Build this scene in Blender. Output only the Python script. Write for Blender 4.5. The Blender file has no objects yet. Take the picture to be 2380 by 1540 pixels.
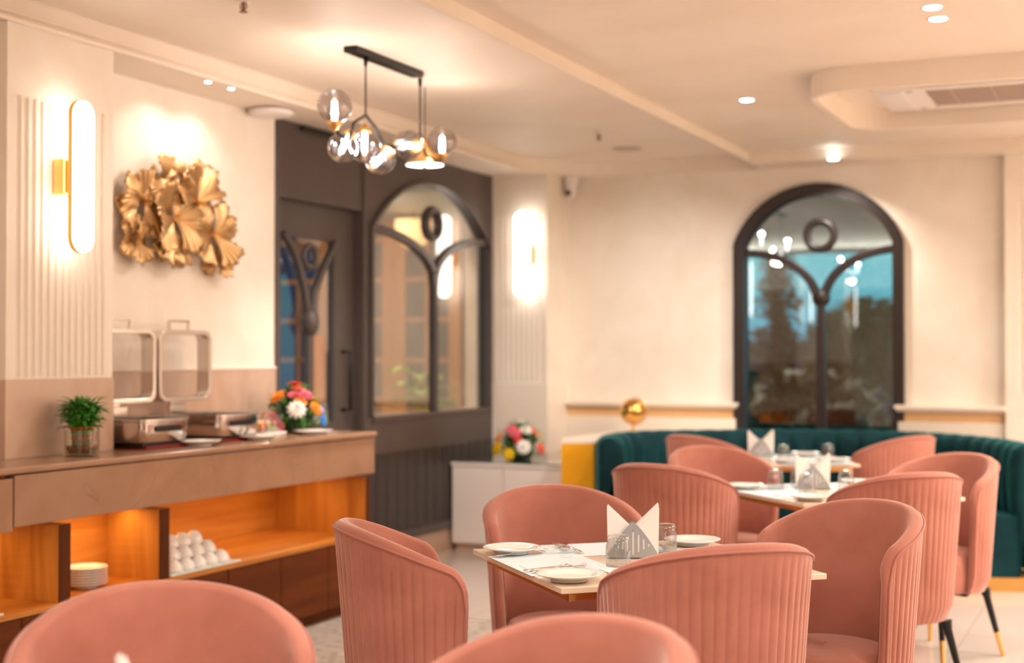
import bpy, math, random
from mathutils import Vector, Matrix
PI = math.pi
random.seed(7)
C = bpy.context.scene.collection
SC = bpy.context.scene

# ------------------------------------------------------------------ camera
YAW = math.radians(24.0)
cd = bpy.data.cameras.new('camera'); cam = bpy.data.objects.new('camera', cd); C.objects.link(cam)
cam.location = (0, 0, 1.35)
cam.rotation_euler = (PI/2 + math.atan(55/3305.6), 0, YAW)
cd.lens = 50; cd.sensor_width = 36; cd.clip_start = 0.05; cd.clip_end = 200
cd.dof.use_dof = True; cd.dof.focus_distance = 3.95; cd.dof.aperture_fstop = 2.0
SC.camera = cam

# ------------------------------------------------------------------ world (dusk sky)
w = bpy.data.worlds.new('dusk'); SC.world = w; w.use_nodes = True
nt = w.node_tree; bg = nt.nodes['Background']
tc = nt.nodes.new('ShaderNodeTexCoord'); sx = nt.nodes.new('ShaderNodeSeparateXYZ'); cr = nt.nodes.new('ShaderNodeValToRGB')
nt.links.new(tc.outputs['Generated'], sx.inputs[0]); nt.links.new(sx.outputs['Z'], cr.inputs[0]); nt.links.new(cr.outputs[0], bg.inputs[0])
cr.color_ramp.elements[0].position = 0.0; cr.color_ramp.elements[0].color = (0.10, 0.42, 0.62, 1)
cr.color_ramp.elements[1].position = 0.10; cr.color_ramp.elements[1].color = (0.10, 0.60, 0.62, 1)
e = cr.color_ramp.elements.new(0.5); e.color = (0.02, 0.18, 0.30, 1)
bg.inputs[1].default_value = 1.35

SC.view_settings.view_transform = 'Standard'; SC.view_settings.look = 'None'
SC.view_settings.exposure = 0.0; SC.view_settings.gamma = 1; SC.view_settings.use_curve_mapping = False

WARM = (1.0, 0.80, 0.60)
def area(name, loc, rot, sx_, sy_, power, col=WARM, spread=180):
    l = bpy.data.lights.new(name, 'AREA'); l.shape = 'RECTANGLE'; l.size = sx_; l.size_y = sy_
    l.energy = power; l.color = col; l.spread = math.radians(spread)
    o = bpy.data.objects.new(name, l); C.objects.link(o); o.location = loc; o.rotation_euler = rot; return o
def spot(name, loc, target, power, ang, col=WARM, r=0.03, blend=0.6):
    l = bpy.data.lights.new(name, 'SPOT'); l.energy = power; l.color = col; l.spot_size = math.radians(ang); l.spot_blend = blend; l.shadow_soft_size = r
    o = bpy.data.objects.new(name, l); C.objects.link(o); o.location = loc
    o.rotation_euler = (Vector(target)-Vector(loc)).to_track_quat('-Z', 'Y').to_euler(); return o
def point(name, loc, power, col=WARM, r=0.03):
    l = bpy.data.lights.new(name, 'POINT'); l.energy = power; l.color = col; l.shadow_soft_size = r
    o = bpy.data.objects.new(name, l); C.objects.link(o); o.location = loc; return o

# ceiling heights
ZM, ZT, ZR, ZL = 2.67, 2.776, 2.75, 2.69      # margin, tray, right field, lip bottom
# soft fill panels added on the unseen ceiling to brighten hall and far wall
FILL_PANELS = [(0.9, 0.2, 14), (0.9, -2.0, 22), (-2.0, -0.6, 38), (2.3, 3.2, 42), (1.6, 6.2, 135), (2.2, 8.4, 95)]
for (x, y, p) in FILL_PANELS:
    area('added_fill_light', (x, y, ZR-0.06), (0, 0, 0), 1.1, 1.1, p, (1.0, 0.88, 0.76))
DOWN = [(-1.909, 9.60, ZM), (-0.774, 5.90, ZR), (-0.778, 6.11, ZR), (-1.988, 7.634, ZR),
        (0.9, 8.3, ZR), (-0.85, 2.0, ZR), (-1.6, 2.9, ZR), (0.3, 9.3, ZR), (-0.2,7.2,ZR)]  # this row unseen: all but the second added as fill, last without fixture
AIM = [(-1.95, 9.94, 0.2, 75, 120), (-0.774, 5.90, 0, 36, 120), (-0.778, 6.6, 0, 36, 120), (-3.35, 9.9, 0.95, 190, 64),
       (0.3, 8.6, 0, 75, 100), (-0.85, 2.0, 0, 150, 95), (-0.95, 4.4, 0.55, 75, 70), (-0.1, 9.9, 0.9, 22, 100), (-0.2, 7.2, 0, 75, 100)]
for (x, y, z), (tx_, ty_, tz_, pw_, an_) in zip(DOWN, AIM):
    spot('downlight_or_fill_beam', (x, y, z-0.03), (tx_, ty_, tz_), pw_, an_, (1.0, 0.91, 0.82), 0.015, 0.9)
spot('niche_beam', (-4.12, 5.62, 2.64), (-4.42, 5.55, 1.95), 7, 115, (1.0, 0.87, 0.76), 0.012, 0.8)
spot('niche_beam', (-4.12, 5.86, 2.64), (-4.42, 5.9, 1.95), 7, 115, (1.0, 0.87, 0.76), 0.012, 0.8)
spot('niche_beam', (-4.12, 3.3, 2.64), (-4.42, 3.3, 1.4), 12, 100, (1.0, 0.85, 0.70), 0.02, 0.8)
for (y0, y1, p, xb) in ((3.2, 4.24, 2.4, -4.1), (4.35, 4.85, 1.5, -3.93), (4.96, 6.58, 3.6, -4.1)):   # LED strips under the worktop
    area('led_strip', (xb, (y0+y1)/2, 0.705), (0, 0, 0), 0.03, (y1-y0)*0.92, p, (1.0, 0.62, 0.26))

# ------------------------------------------------------------------ materials
MATS = {}
def mat(name, col, rough=0.5, metal=0.0, sheen=0.0, spec=0.5, coat=0.0, emit=None, estr=0.0, alpha=1.0, trans=0.0, ior=1.45, bump=0.0, bscale=200, sheen_col=None):
    m = bpy.data.materials.new(name); m.use_nodes = True
    b = m.node_tree.nodes['Principled BSDF']
    b.inputs['Base Color'].default_value = (*col, 1); b.inputs['Roughness'].default_value = rough
    b.inputs['Metallic'].default_value = metal; b.inputs['Sheen Weight'].default_value = sheen
    b.inputs['Specular IOR Level'].default_value = spec; b.inputs['Coat Weight'].default_value = coat
    b.inputs['Transmission Weight'].default_value = trans; b.inputs['IOR'].default_value = ior
    if sheen_col: b.inputs['Sheen Tint'].default_value = (*sheen_col, 1)
    if sheen: b.inputs['Sheen Roughness'].default_value = 0.35
    if emit:
        b.inputs['Emission Color'].default_value = (*emit, 1); b.inputs['Emission Strength'].default_value = estr
    if bump:
        n = m.node_tree; tx = n.nodes.new('ShaderNodeTexNoise'); tx.inputs['Scale'].default_value = bscale; tx.inputs['Detail'].default_value = 4
        bp = n.nodes.new('ShaderNodeBump'); bp.inputs['Strength'].default_value = bump; bp.inputs['Distance'].default_value = 0.004
        t = n.nodes.new('ShaderNodeTexCoord'); n.links.new(t.outputs['Object'], tx.inputs['Vector'])
        n.links.new(tx.outputs['Fac'], bp.inputs['Height']); n.links.new(bp.outputs[0], b.inputs['Normal'])
    MATS[name] = m; return m
def noisecol(m, c0, c1, scale=3, stretch=(1, 1, 1), detail=5, dist=0.0, p0=0.35, p1=0.65, rough_var=None):
    n = m.node_tree; b = n.nodes['Principled BSDF']
    t = n.nodes.new('ShaderNodeTexCoord'); mp = n.nodes.new('ShaderNodeMapping'); mp.inputs['Scale'].default_value = stretch
    tx = n.nodes.new('ShaderNodeTexNoise'); tx.inputs['Scale'].default_value = scale; tx.inputs['Detail'].default_value = detail; tx.inputs['Distortion'].default_value = dist
    r = n.nodes.new('ShaderNodeValToRGB'); r.color_ramp.elements[0].position = p0; r.color_ramp.elements[1].position = p1
    r.color_ramp.elements[0].color = (*c0, 1); r.color_ramp.elements[1].color = (*c1, 1)
    n.links.new(t.outputs['Object'], mp.inputs[0]); n.links.new(mp.outputs[0], tx.inputs['Vector']); n.links.new(tx.outputs['Fac'], r.inputs[0]); n.links.new(r.outputs[0], b.inputs['Base Color'])
    return m
M_wall = noisecol(mat('plaster_wall', (.8, .66, .54), 0.55, bump=0.12, bscale=25), (.82, .73, .62), (.88, .80, .70), 2.2, (1, 1, 1), 6, 1.2)
M_ceil = noisecol(mat('ceiling_plaster', (.8, .66, .54), 0.6, bump=0.06, bscale=20), (.80, .69, .57), (.85, .75, .64), 1.4, (1, 1, 1), 5, 0.6)
M_flute = mat('fluted_plaster', (.85, .76, .66), 0.5)
M_cove = mat('cove_trim', (.90, .78, .66), 0.45)
M_trim = mat('wainscot_paint', (.86, .76, .65), 0.4)
M_tile = noisecol(mat('wall_tile', (.55, .40, .32), 0.22), (.52, .35, .25), (.60, .42, .32), 3.0, (1, 1, .5), 7, 2.0)
M_marble = noisecol(mat('counter_marble', (.5, .33, .23), 0.22), (.34, .19, .115), (.40, .23, .145), 2.6, (1, 1.2, 1), 6, 1.5)
def veins(m, col, scale, width=0.012, amt=0.5):
    n = m.node_tree; b = n.nodes['Principled BSDF']; src = b.inputs['Base Color'].links[0].from_socket
    t = n.nodes.new('ShaderNodeTexCoord'); tx = n.nodes.new('ShaderNodeTexNoise'); tx.inputs['Scale'].default_value = scale; tx.inputs['Detail'].default_value = 6; tx.inputs['Distortion'].default_value = 1.4
    n.links.new(t.outputs['Object'], tx.inputs['Vector'])
    a = n.nodes.new('ShaderNodeMath'); a.operation = 'SUBTRACT'; a.inputs[1].default_value = 0.55; n.links.new(tx.outputs['Fac'], a.inputs[0])
    ab = n.nodes.new('ShaderNodeMath'); ab.operation = 'ABSOLUTE'; n.links.new(a.outputs[0], ab.inputs[0])
    mr = n.nodes.new('ShaderNodeMapRange'); mr.inputs['From Max'].default_value = width; mr.inputs['To Min'].default_value = amt; mr.inputs['To Max'].default_value = 0
    n.links.new(ab.outputs[0], mr.inputs['Value'])
    mx = n.nodes.new('ShaderNodeMix'); mx.data_type = 'RGBA'; mx.inputs[7].default_value = (*col, 1)
    n.links.new(mr.outputs[0], mx.inputs[0]); n.links.new(src, mx.inputs[6]); n.links.new(mx.outputs[2], b.inputs['Base Color'])
veins(M_marble, (.22, .12, .08), 1.1, 0.005, 0.45)
M_dark = noisecol(mat('dark_brown_paint', (.045, .03, .026), 0.38, spec=0.5), (.072, .054, .049), (.086, .066, .060), 2, (1, 1, .2))
M_darkv = mat('dark_vertical_board', (.035, .026, .026), 0.35)
M_pink = mat('pink_velvet', (.60, .25, .18), 0.75, sheen=0.9, spec=0.25, sheen_col=(1.0, .80, .74), bump=0.15, bscale=260)
noisecol(M_pink, (.38, .140, .100), (.47, .185, .135), 5, (1, 1, 1), 4, 0.4)
M_pipe = mat('pink_piping', (.42, .15, .11), 0.6, sheen=0.3)
M_green = mat('green_velvet', (.010, .070, .075), 0.7, sheen=0.45, spec=0.15, sheen_col=(.08, .60, .65))
noisecol(M_green, (.002, .022, .027), (.005, .042, .050), 5)
M_frame = mat('window_frame_paint', (.022, .014, .012), 0.4)
M_black = mat('black_metal', (.012, .011, .011), 0.32, metal=0.4)
M_gold = mat('brushed_gold', (.80, .47, .16), 0.28, metal=1.0)
M_goldp = mat('gold_laminate', (.90, .42, .008), 0.45, metal=0.25)
M_leafg = mat('gold_leaf', (.62, .41, .20), 0.33, metal=1.0, bump=0.3, bscale=60)
M_chrome = mat('steel', (.72, .66, .62), 0.14, metal=1.0)
M_satin = mat('satin_metal', (.42, .45, .47), 0.38, metal=0.7)
M_silver = mat('cutlery_steel', (.75, .72, .70), 0.13, metal=1.0)
M_white = mat('white_china', (.88, .84, .80), 0.12, coat=0.4)
M_paper = mat('white_paper', (.86, .82, .78), 0.8)
M_mat = mat('placemat_paper', (.76, .88, .94), 0.45)
M_ink = mat('placemat_print', (.40, .50, .58), 0.5)
M_ttop = noisecol(mat('table_stone', (.80, .65, .50), 0.25), (.76, .60, .45), (.84, .69, .54), 3)
M_cab = mat('white_laminate', (.86, .80, .76), 0.28)
M_glasstop = mat('glass_top', (.10, .13, .11), 0.03, spec=0.8, coat=1.0)
def woodmat(name, c0, c1, stretch, rough=0.35):
    m = mat(name, c0, rough); noisecol(m, c0, c1, 1.6, stretch, 8, 1.2, 0.3, 0.68); return m
M_woodv = woodmat('teak_vertical', (.40, .14, .022), (.66, .29, .055), (6, 6, .45))
M_woodh = woodmat('teak_horizontal', (.38, .12, .018), (.62, .25, .045), (6, .5, 6))
M_wooddk = woodmat('dark_teak', (.07, .016, .003), (.11, .028, .006), (2, 2, .4), .55)
M_wooddoor = woodmat('brown_teak', (.085, .019, .004), (.15, .038, .007), (5, .5, 5), .55)
M_lat = mat('lattice_wood', (.55, .27, .12), 0.4)
M_green1 = mat('leaf_green', (.05, .22, .015), 0.45)
M_green2 = mat('leaf_bright', (.12, .36, .04), 0.45)
M_green3 = mat('leaf_dark', (.02, .07, .012), 0.5)
M_stalk = mat('bamboo_stalk', (.20, .22, .03), 0.4)
M_red = mat('red_tie', (.85, .08, .01), 0.5)
M_bulb = mat('bulb_glow', (1, 1, 1), 0.4, emit=(.85, .93, 1.0), estr=26)
M_led = mat('sconce_glow', (1, 1, 1), 0.4, emit=(1.0, .93, .84), estr=7)
M_dl = mat('downlight_glow', (1, 1, 1), 0.4, emit=(.80, .95, 1.0), estr=14)
M_fill = mat('fill_panel_glow', (1, 1, 1), 0.4, emit=(1, .93, .84), estr=5)
M_lampw = mat('warm_shade_glow', (.9, .6, .3), 0.5, emit=(1.0, .66, .30), estr=1.6)
M_plast = mat('white_plastic', (.80, .74, .70), 0.4)
M_blackp = mat('black_plastic', (.01, .01, .01), 0.2)
M_acg = mat('grille', (.52, .40, .33), 0.5)
def glassy(name, tint, refl=0.10, rough=0.0, ior=1.45):
    m = bpy.data.materials.new(name); m.use_nodes = True; n = m.node_tree; n.nodes.clear()
    o = n.nodes.new('ShaderNodeOutputMaterial'); t = n.nodes.new('ShaderNodeBsdfTransparent'); t.inputs[0].default_value = (*tint, 1)
    g = n.nodes.new('ShaderNodeBsdfGlossy'); g.inputs['Roughness'].default_value = rough
    f = n.nodes.new('ShaderNodeLayerWeight'); f.inputs[0].default_value = 0.5
    pw = n.nodes.new('ShaderNodeMath'); pw.operation = 'POWER'; pw.inputs[1].default_value = 3.5; n.links.new(f.outputs['Facing'], pw.inputs[0])
    a = n.nodes.new('ShaderNodeMath'); a.operation = 'MULTIPLY_ADD'; a.inputs[1].default_value = 0.8; a.inputs[2].default_value = 0.04+refl; a.use_clamp = True
    mx = n.nodes.new('ShaderNodeMixShader')
    n.links.new(pw.outputs[0], a.inputs[0]); n.links.new(a.outputs[0], mx.inputs[0]); n.links.new(t.outputs[0], mx.inputs[1]); n.links.new(g.outputs[0], mx.inputs[2]); n.links.new(mx.outputs[0], o.inputs[0])
    return m
M_pane = glassy('window_glass', (.82, .88, .88), 0.08)
M_pane2 = glassy('partition_glass', (.85, .82, .80), 0.10)
M_globe = glassy('smoked_globe', (.70, .66, .67), 0.14)
M_lid = glassy('clear_lid', (.97, .97, .97), -0.02)
M_tumbler = glassy('tumbler_glass', (.93, .93, .93), 0.03)
M_water = mat('amber_water', (.75, .50, .15), 0.0, trans=1.0, ior=1.33)
M_vase = glassy('vase_glass', (.93, .93, .90), 0.05)
for m_ in (M_wooddk, M_wooddoor): m_.node_tree.nodes['Principled BSDF'].inputs['Specular IOR Level'].default_value = 0.15
# floor tiles and mosaic
def floormat(name, c0, c1, grout, tile, mort, rough, offs=0.5):
    m = mat(name, c0, rough); n = m.node_tree; b = n.nodes['Principled BSDF']
    t = n.nodes.new('ShaderNodeTexCoord'); br = n.nodes.new('ShaderNodeTexBrick'); br.inputs['Scale'].default_value = 1
    br.offset = offs; br.inputs['Brick Width'].default_value = tile; br.inputs['Row Height'].default_value = tile; br.inputs['Mortar Size'].default_value = mort
    br.inputs['Color1'].default_value = (*c0, 1); br.inputs['Color2'].default_value = (*c1, 1); br.inputs['Mortar'].default_value = (*grout, 1)
    n.links.new(t.outputs['Object'], br.inputs['Vector']); n.links.new(br.outputs['Color'], b.inputs['Base Color']); return m
M_floor = floormat('floor_tile', (.62, .52, .46), (.65, .55, .49), (.48, .40, .34), 0.8, 0.003, 0.16, 0.0)
M_mos = floormat('floor_mosaic', (.60, .54, .48), (.30, .26, .23), (.52, .44, .37), 0.045, 0.006, 0.4)
M_skirt = mat('beige_skirting', (.55, .38, .28), 0.3)

# ------------------------------------------------------------------ mesh helpers
class MB:
    def __init__(s): s.v = []; s.f = []
    def add(s, vs, fs):
        o = len(s.v); s.v += [tuple(v) for v in vs]; s.f += [tuple(i+o for i in f) for f in fs]; return s
    def box(s, a, b):
        x0, y0, z0 = a; x1, y1, z1 = b
        return s.add([(x0,y0,z0),(x1,y0,z0),(x1,y1,z0),(x0,y1,z0),(x0,y0,z1),(x1,y0,z1),(x1,y1,z1),(x0,y1,z1)],
                     [(0,3,2,1),(4,5,6,7),(0,1,5,4),(1,2,6,5),(2,3,7,6),(3,0,4,7)])
    def lathe(s, prof, seg=32, c=(0, 0, 0), close=False):
        vs = []; fs = []
        for (r, z) in prof:
            for k in range(seg):
                a = 2*PI*k/seg; vs.append((c[0]+r*math.cos(a), c[1]+r*math.sin(a), c[2]+z))
        n = len(prof)
        for i in range(n-1 if not close else n):
            j = (i+1) % n
            for k in range(seg):
                l = (k+1) % seg; fs.append((i*seg+k, i*seg+l, j*seg+l, j*seg+k))
        if not close:
            if prof[0][0] > 1e-6: fs.append(tuple(range(seg-1, -1, -1)))
            if prof[-1][0] > 1e-6: fs.append(tuple((n-1)*seg+k for k in range(seg)))
        return s.add(vs, fs)
    def tube(s, pts, r, seg=8, closed=False, caps=True):
        P = [Vector(p) for p in pts]; n = len(P); R = r if isinstance(r, (list, tuple)) else [r]*n
        vs = []; fs = []; up = None
        for i in range(n):
            if closed: t = P[(i+1) % n]-P[i-1]
            else: t = P[min(i+1, n-1)]-P[max(i-1, 0)]
            t.normalize()
            if up is None:
                up = Vector((0, 0, 1)) if abs(t.z) < 0.9 else Vector((1, 0, 0))
            sd = t.cross(up).normalized(); up = sd.cross(t).normalized()
            for k in range(seg):
                a = 2*PI*k/seg; vs.append(P[i]+sd*math.cos(a)*R[i]+up*math.sin(a)*R[i])
        for i in range(n if closed else n-1):
            j = (i+1) % n
            for k in range(seg):
                l = (k+1) % seg; fs.append((i*seg+k, i*seg+l, j*seg+l, j*seg+k))
        if not closed and caps:
            fs.append(tuple(range(seg-1, -1, -1))); fs.append(tuple((n-1)*seg+k for k in range(seg)))
        return s.add(vs, fs)
    def bar(s, pts, w, d, nrm, closed=False):
        """rectangular section swept along pts lying in a plane with normal nrm; w in plane, d along normal"""
        P = [Vector(p) for p in pts]; N = Vector(nrm).normalized(); n = len(P); vs = []; fs = []
        W = w if isinstance(w, (list, tuple)) else [w]*n
        for i in range(n):
            t = (P[(i+1) % n]-P[i-1]) if closed else (P[min(i+1, n-1)]-P[max(i-1, 0)])
            t.normalize(); sd = t.cross(N).normalized()
            for (a, b) in ((-.5, -.5), (.5, -.5), (.5, .5), (-.5, .5)):
                vs.append(P[i]+sd*a*W[i]+N*b*d)
        for i in range(n if closed else n-1):
            j = (i+1) % n
            for k in range(4):
                l = (k+1) % 4; fs.append((i*4+k, i*4+l, j*4+l, j*4+k))
        if not closed: fs.append((3, 2, 1, 0)); fs.append(tuple((n-1)*4+k for k in range(4)))
        return s.add(vs, fs)
    def prism(s, poly, h0, h1, f=lambda a, b, h: (a, b, h)):
        n = len(poly); vs = [f(a, b, h0) for a, b in poly]+[f(a, b, h1) for a, b in poly]
        fs = [tuple(range(n-1, -1, -1)), tuple(range(n, 2*n))]+[(i, (i+1) % n, n+(i+1) % n, n+i) for i in range(n)]
        return s.add(vs, fs)
    def grid(s, rows):
        n = len(rows); m = len(rows[0]); vs = [p for r in rows for p in r]
        return s.add(vs, [(i*m+j, i*m+j+1, (i+1)*m+j+1, (i+1)*m+j) for i in range(n-1) for j in range(m-1)])
    def xform(s, M):
        s.v = [tuple(M @ Vector(v)) for v in s.v]; return s
    def merge(s, o): return s.add(o.v, o.f)
    def build(s, name, m, parent=None, smooth=False, bevel=0, seg=2, sharp=None, thick=0, subd=0):
        me = bpy.data.meshes.new(name); me.from_pydata(s.v, [], s.f)
        me.materials.append(m)
        import bmesh
        b = bmesh.new(); b.from_mesh(me); bmesh.ops.remove_doubles(b, verts=b.verts, dist=1e-5); bmesh.ops.recalc_face_normals(b, faces=b.faces); b.to_mesh(me); b.free()
        if smooth:
            for p in me.polygons: p.use_smooth = True
            if sharp: me.set_sharp_from_angle(angle=math.radians(sharp))
        o = bpy.data.objects.new(name, me); C.objects.link(o)
        if parent: o.parent = parent
        if thick:
            md = o.modifiers.new('thickness', 'SOLIDIFY'); md.thickness = thick; md.offset = 0
        if bevel:
            md = o.modifiers.new('bevel', 'BEVEL'); md.width = bevel; md.segments = seg; md.limit_method = 'ANGLE'
        if subd:
            md = o.modifiers.new('sub', 'SUBSURF'); md.levels = subd; md.render_levels = subd
        return o
def BX(a, b): return MB().box(a, b)
def tag(o, label=None, cat=None, group=None, kind=None):
    if label: o['label'] = label
    if cat: o['category'] = cat
    if group: o['group'] = group
    if kind: o['kind'] = kind
    return o
def empty(name, loc, rz=0):
    o = bpy.data.objects.new(name, None); C.objects.link(o); o.location = loc; o.rotation_euler = (0, 0, rz); o.empty_display_size = .1; return o
def thing(name, loc, rz, label, cat, group=None): return tag(empty(name, loc, rz), label, cat, group)
KIDS = {}
def copy_tree(o, parent=None):
    c = o.copy(); C.objects.link(c)
    if parent: c.parent = parent
    for ch in list(o.children): copy_tree(ch, c)
    return c
def dup(o, loc, rz, label, group=None):
    c = copy_tree(o); c.location = loc; c.rotation_euler = (0, 0, rz); c['label'] = label
    if group: c['group'] = group
    return c
def struct(o): o['kind'] = 'structure'; return o
def rpath(cx, cy, hx, hy, r, n=6):
    pts = []
    for (sx_, sy_, a0) in ((1, 1, 0), (-1, 1, 90), (-1, -1, 180), (1, -1, 270)):
        for k in range(n+1):
            a = math.radians(a0+90*k/n); pts.append((cx+sx_*(hx-r)+r*math.cos(a), cy+sy_*(hy-r)+r*math.sin(a)))
    return pts
def pinched(cx, cy, hx, hy, r, n=6): return rpath(cx, cy, hx, hy, r, n)

# ------------------------------------------------------------------ room shell
XW, YF = -4.40, 9.94
struct(BX((XW-.3, -3.6, -.1), (3.8, YF+.02, 0)).build('floor', M_floor))
struct(BX((-3.80, -3.5, 0), (-2.75, 6.6, .004)).build('floor', M_mos))
# ceiling: margin, tray with a rounded far corner, right field, lip, collar
mb = MB()
mb.box((XW-.3, -3.6, ZM), (-4.08, YF, 3.0))
xs = [-4.08+.75*(1-math.cos(PI/2*k/10)) for k in range(11)] + [-3.0, -2.7, -2.56] + [-2.54+.03*k/3 for k in range(4)]
def yfar(x):
    if x < -3.33: q = (-3.33-x)/.75; return 9.86-.75*(1-math.sqrt(max(0, 1-q*q)))
    if x > -2.56: return 9.86-.10*((x+2.56)/.05)**2
    return 9.86
for i in range(len(xs)-1):
    a, b = xs[i], xs[i+1]; ya, yb = yfar(a), yfar(b)
    mb.add([(a, ya, ZM), (b, yb, ZM), (b, YF, ZM), (a, YF, ZM), (a, ya, ZT), (b, yb, ZT)], [(0, 1, 2, 3), (0, 4, 5, 1)])
mb.box((-4.3, -3.6, ZT), (-2.45, YF, ZT+.03))
mb.box((-2.52, -3.6, ZL), (-2.49, 9.80, ZT+.02))
mb.box((-2.50, -3.6, ZR), (3.8, YF, ZR+.05))
mb.box((-2.49, 9.62, ZM), (3.8, YF, ZR+.02))
cp_o = rpath(-.35, 7.59, 1.18, .66, .24, 8)
cp_i = rpath(-.35, 7.59, 1.15, .63, .21, 8)
n = len(cp_o)
for i in range(n):
    j = (i+1) % n
    (ax, ay), (bx, by), (cx, cy), (dx, dy) = cp_o[i], cp_o[j], cp_i[j], cp_i[i]
    mb.add([(ax, ay, 2.63), (bx, by, 2.63), (bx, by, ZR), (ax, ay, ZR)], [(0, 1, 2, 3)])
    mb.add([(dx, dy, 2.63), (cx, cy, 2.63), (cx, cy, ZR), (dx, dy, ZR)], [(3, 2, 1, 0)])
    mb.add([(ax, ay, 2.63), (bx, by, 2.63), (cx, cy, 2.63), (dx, dy, 2.63)], [(0, 3, 2, 1)])
struct(mb.build('ceiling', M_ceil))
struct(BX((-4.082, -3.5, ZM-.004), (-4.06, 9.1, ZM+.014)).build('trim_1', M_cove, bevel=.004))
struct(BX((-4.082, -3.5, ZM+.030), (-4.068, 9.1, ZM+.036)).build('trim_2', M_cove))

def colwall(name, m, a0, a1, z0, z1, holes, f, thick):
    """wall in the (a, z) plane with column-wise openings; f(a, z, t) gives the point, t in 0..1 through the thickness"""
    cuts = {a0, a1}
    for (h0, h1, lo, hi) in holes:
        for k in range(25): cuts.add(h0+(h1-h0)*(0.5-0.5*math.cos(PI*k/24)))
    cs = sorted(cuts); b = MB()
    def quadbox(a, c, la, lc, ta, tc):
        vs = [f(a, la, 0), f(c, lc, 0), f(c, tc, 0), f(a, ta, 0), f(a, la, 1), f(c, lc, 1), f(c, tc, 1), f(a, ta, 1)]
        b.add(vs, [(0, 1, 2, 3), (7, 6, 5, 4), (0, 4, 5, 1), (3, 2, 6, 7), (0, 3, 7, 4), (1, 5, 6, 2)])
    for i in range(len(cs)-1):
        a, c = cs[i], cs[i+1]; mid = (a+c)/2
        hs = [h for h in holes if h[0] < mid < h[1]]
        if not hs: quadbox(a, c, z0, z0, z1, z1)
        else:
            h0, h1, lo, hi = hs[0]
            if lo > z0: quadbox(a, c, z0, z0, lo, lo)
            quadbox(a, c, hi(a), hi(c), z1, z1)
    return b.build(name, m)
def arch_z(a, c, hw, spring, rise):
    R = (hw*hw+rise*rise)/(2*rise); d = min(hw, abs(a-c)); return spring+rise-R+math.sqrt(max(0, R*R-d*d))
# far wall with the arched window opening
WCX, WHW, WSP, WRI, WSILL = -2.09, .591, 2.131, .402, .55
farhole = (WCX-WHW, WCX+WHW, WSILL, lambda a: arch_z(a, WCX, WHW, WSP, WRI))
struct(colwall('wall_far', M_wall, XW-.3, 3.8, 0, 2.8, [farhole], lambda a, z, t: (a, YF+.16*t, z), .16))
struct(BX((3.6, -3.6, 0), (3.8, YF, 2.95)).build('wall_right', M_wall))
struct(BX((XW-.3, -3.8, 0), (3.8, -3.6, 2.95)).build('wall_back', M_wall))
struct(BX((XW-.15, -3.6, 0), (XW, 6.65, 2.70)).build('wall_left', M_wall))

def fluted(name, a0, a1, z0, z1, f, pitch=.0415, depth=.012, hw=.0125, m=M_flute):
    n = int((a1-a0-.02)/pitch); off = ((a1-a0)-n*pitch)/2; cols = [a0]
    for k in range(n):
        c = a0+off+pitch*(k+.5)
        cols += [c+hw*q for q in (-1.02, -.98, -.8, -.45, 0, .45, .8, .98, 1.02)]
    cols.append(a1)
    cols = sorted(set(cols))
    zt = z1; rows = [z0, z0+.001]+[z0+.001+hw*q for q in (.3, .7, 1)]+[zt-hw*q for q in (1, .8, .5, .2, .05)]+[zt]
    R = []
    for z in rows:
        r = []
        for a in cols:
            k = (a-a0-off)/pitch; dd = 0
            if 0 <= k < n:
                du = abs((k-math.floor(k))-.5)*pitch/hw
                dz = max(0, (z-(zt-hw))/hw, ((z0+hw)-z)/hw)
                q = du*du+dz*dz
                if q < 1: dd = depth*math.sqrt(1-q)
            r.append(f(a, z, dd))
        R.append(r)
    return struct(MB().grid(R).build(name, m, smooth=True, sharp=50))
def sconce(loc, rz, label, group='oblong wall sconces', first=[None]):
    """faces local -y"""
    if first[0] is not None:
        return dup(first[0], loc, rz, label, group)
    t = thing('wall_sconce', loc, rz, label, 'wall lamp', group)
    F = lambda a, b, h: (a, h, b)
    sh = rpath(0, 0, .062, .31, .0615, 8); rim = rpath(0, 0, .066, .314, .0655, 8)
    MB().prism(sh, -.125, -.098, F).build('diffuser', M_led, t, smooth=True, sharp=40)
    r = MB()
    n = len(rim)
    for i in range(n):
        j = (i+1) % n; A, B, D, E = rim[i], rim[j], sh[j], sh[i]
        for (y0, y1) in ((-.122, -.100),):
            r.add([F(*A, y0), F(*B, y0), F(*B, y1), F(*A, y1), F(*E, y0), F(*D, y0), F(*D, y1), F(*E, y1)], [(0, 1, 2, 3), (4, 7, 6, 5), (0, 4, 5, 1), (3, 2, 6, 7)])
    r.build('rim', M_gold, t)
    BX((-.03, -.098, -.07), (.03, -.060, .07)).build('bracket', M_gold, t, bevel=.008)
    BX((-.045, -.060, -.075), (.045, 0, .075)).build('wall_plate', M_gold, t, bevel=.006)
    first[0] = t; return t
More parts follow.
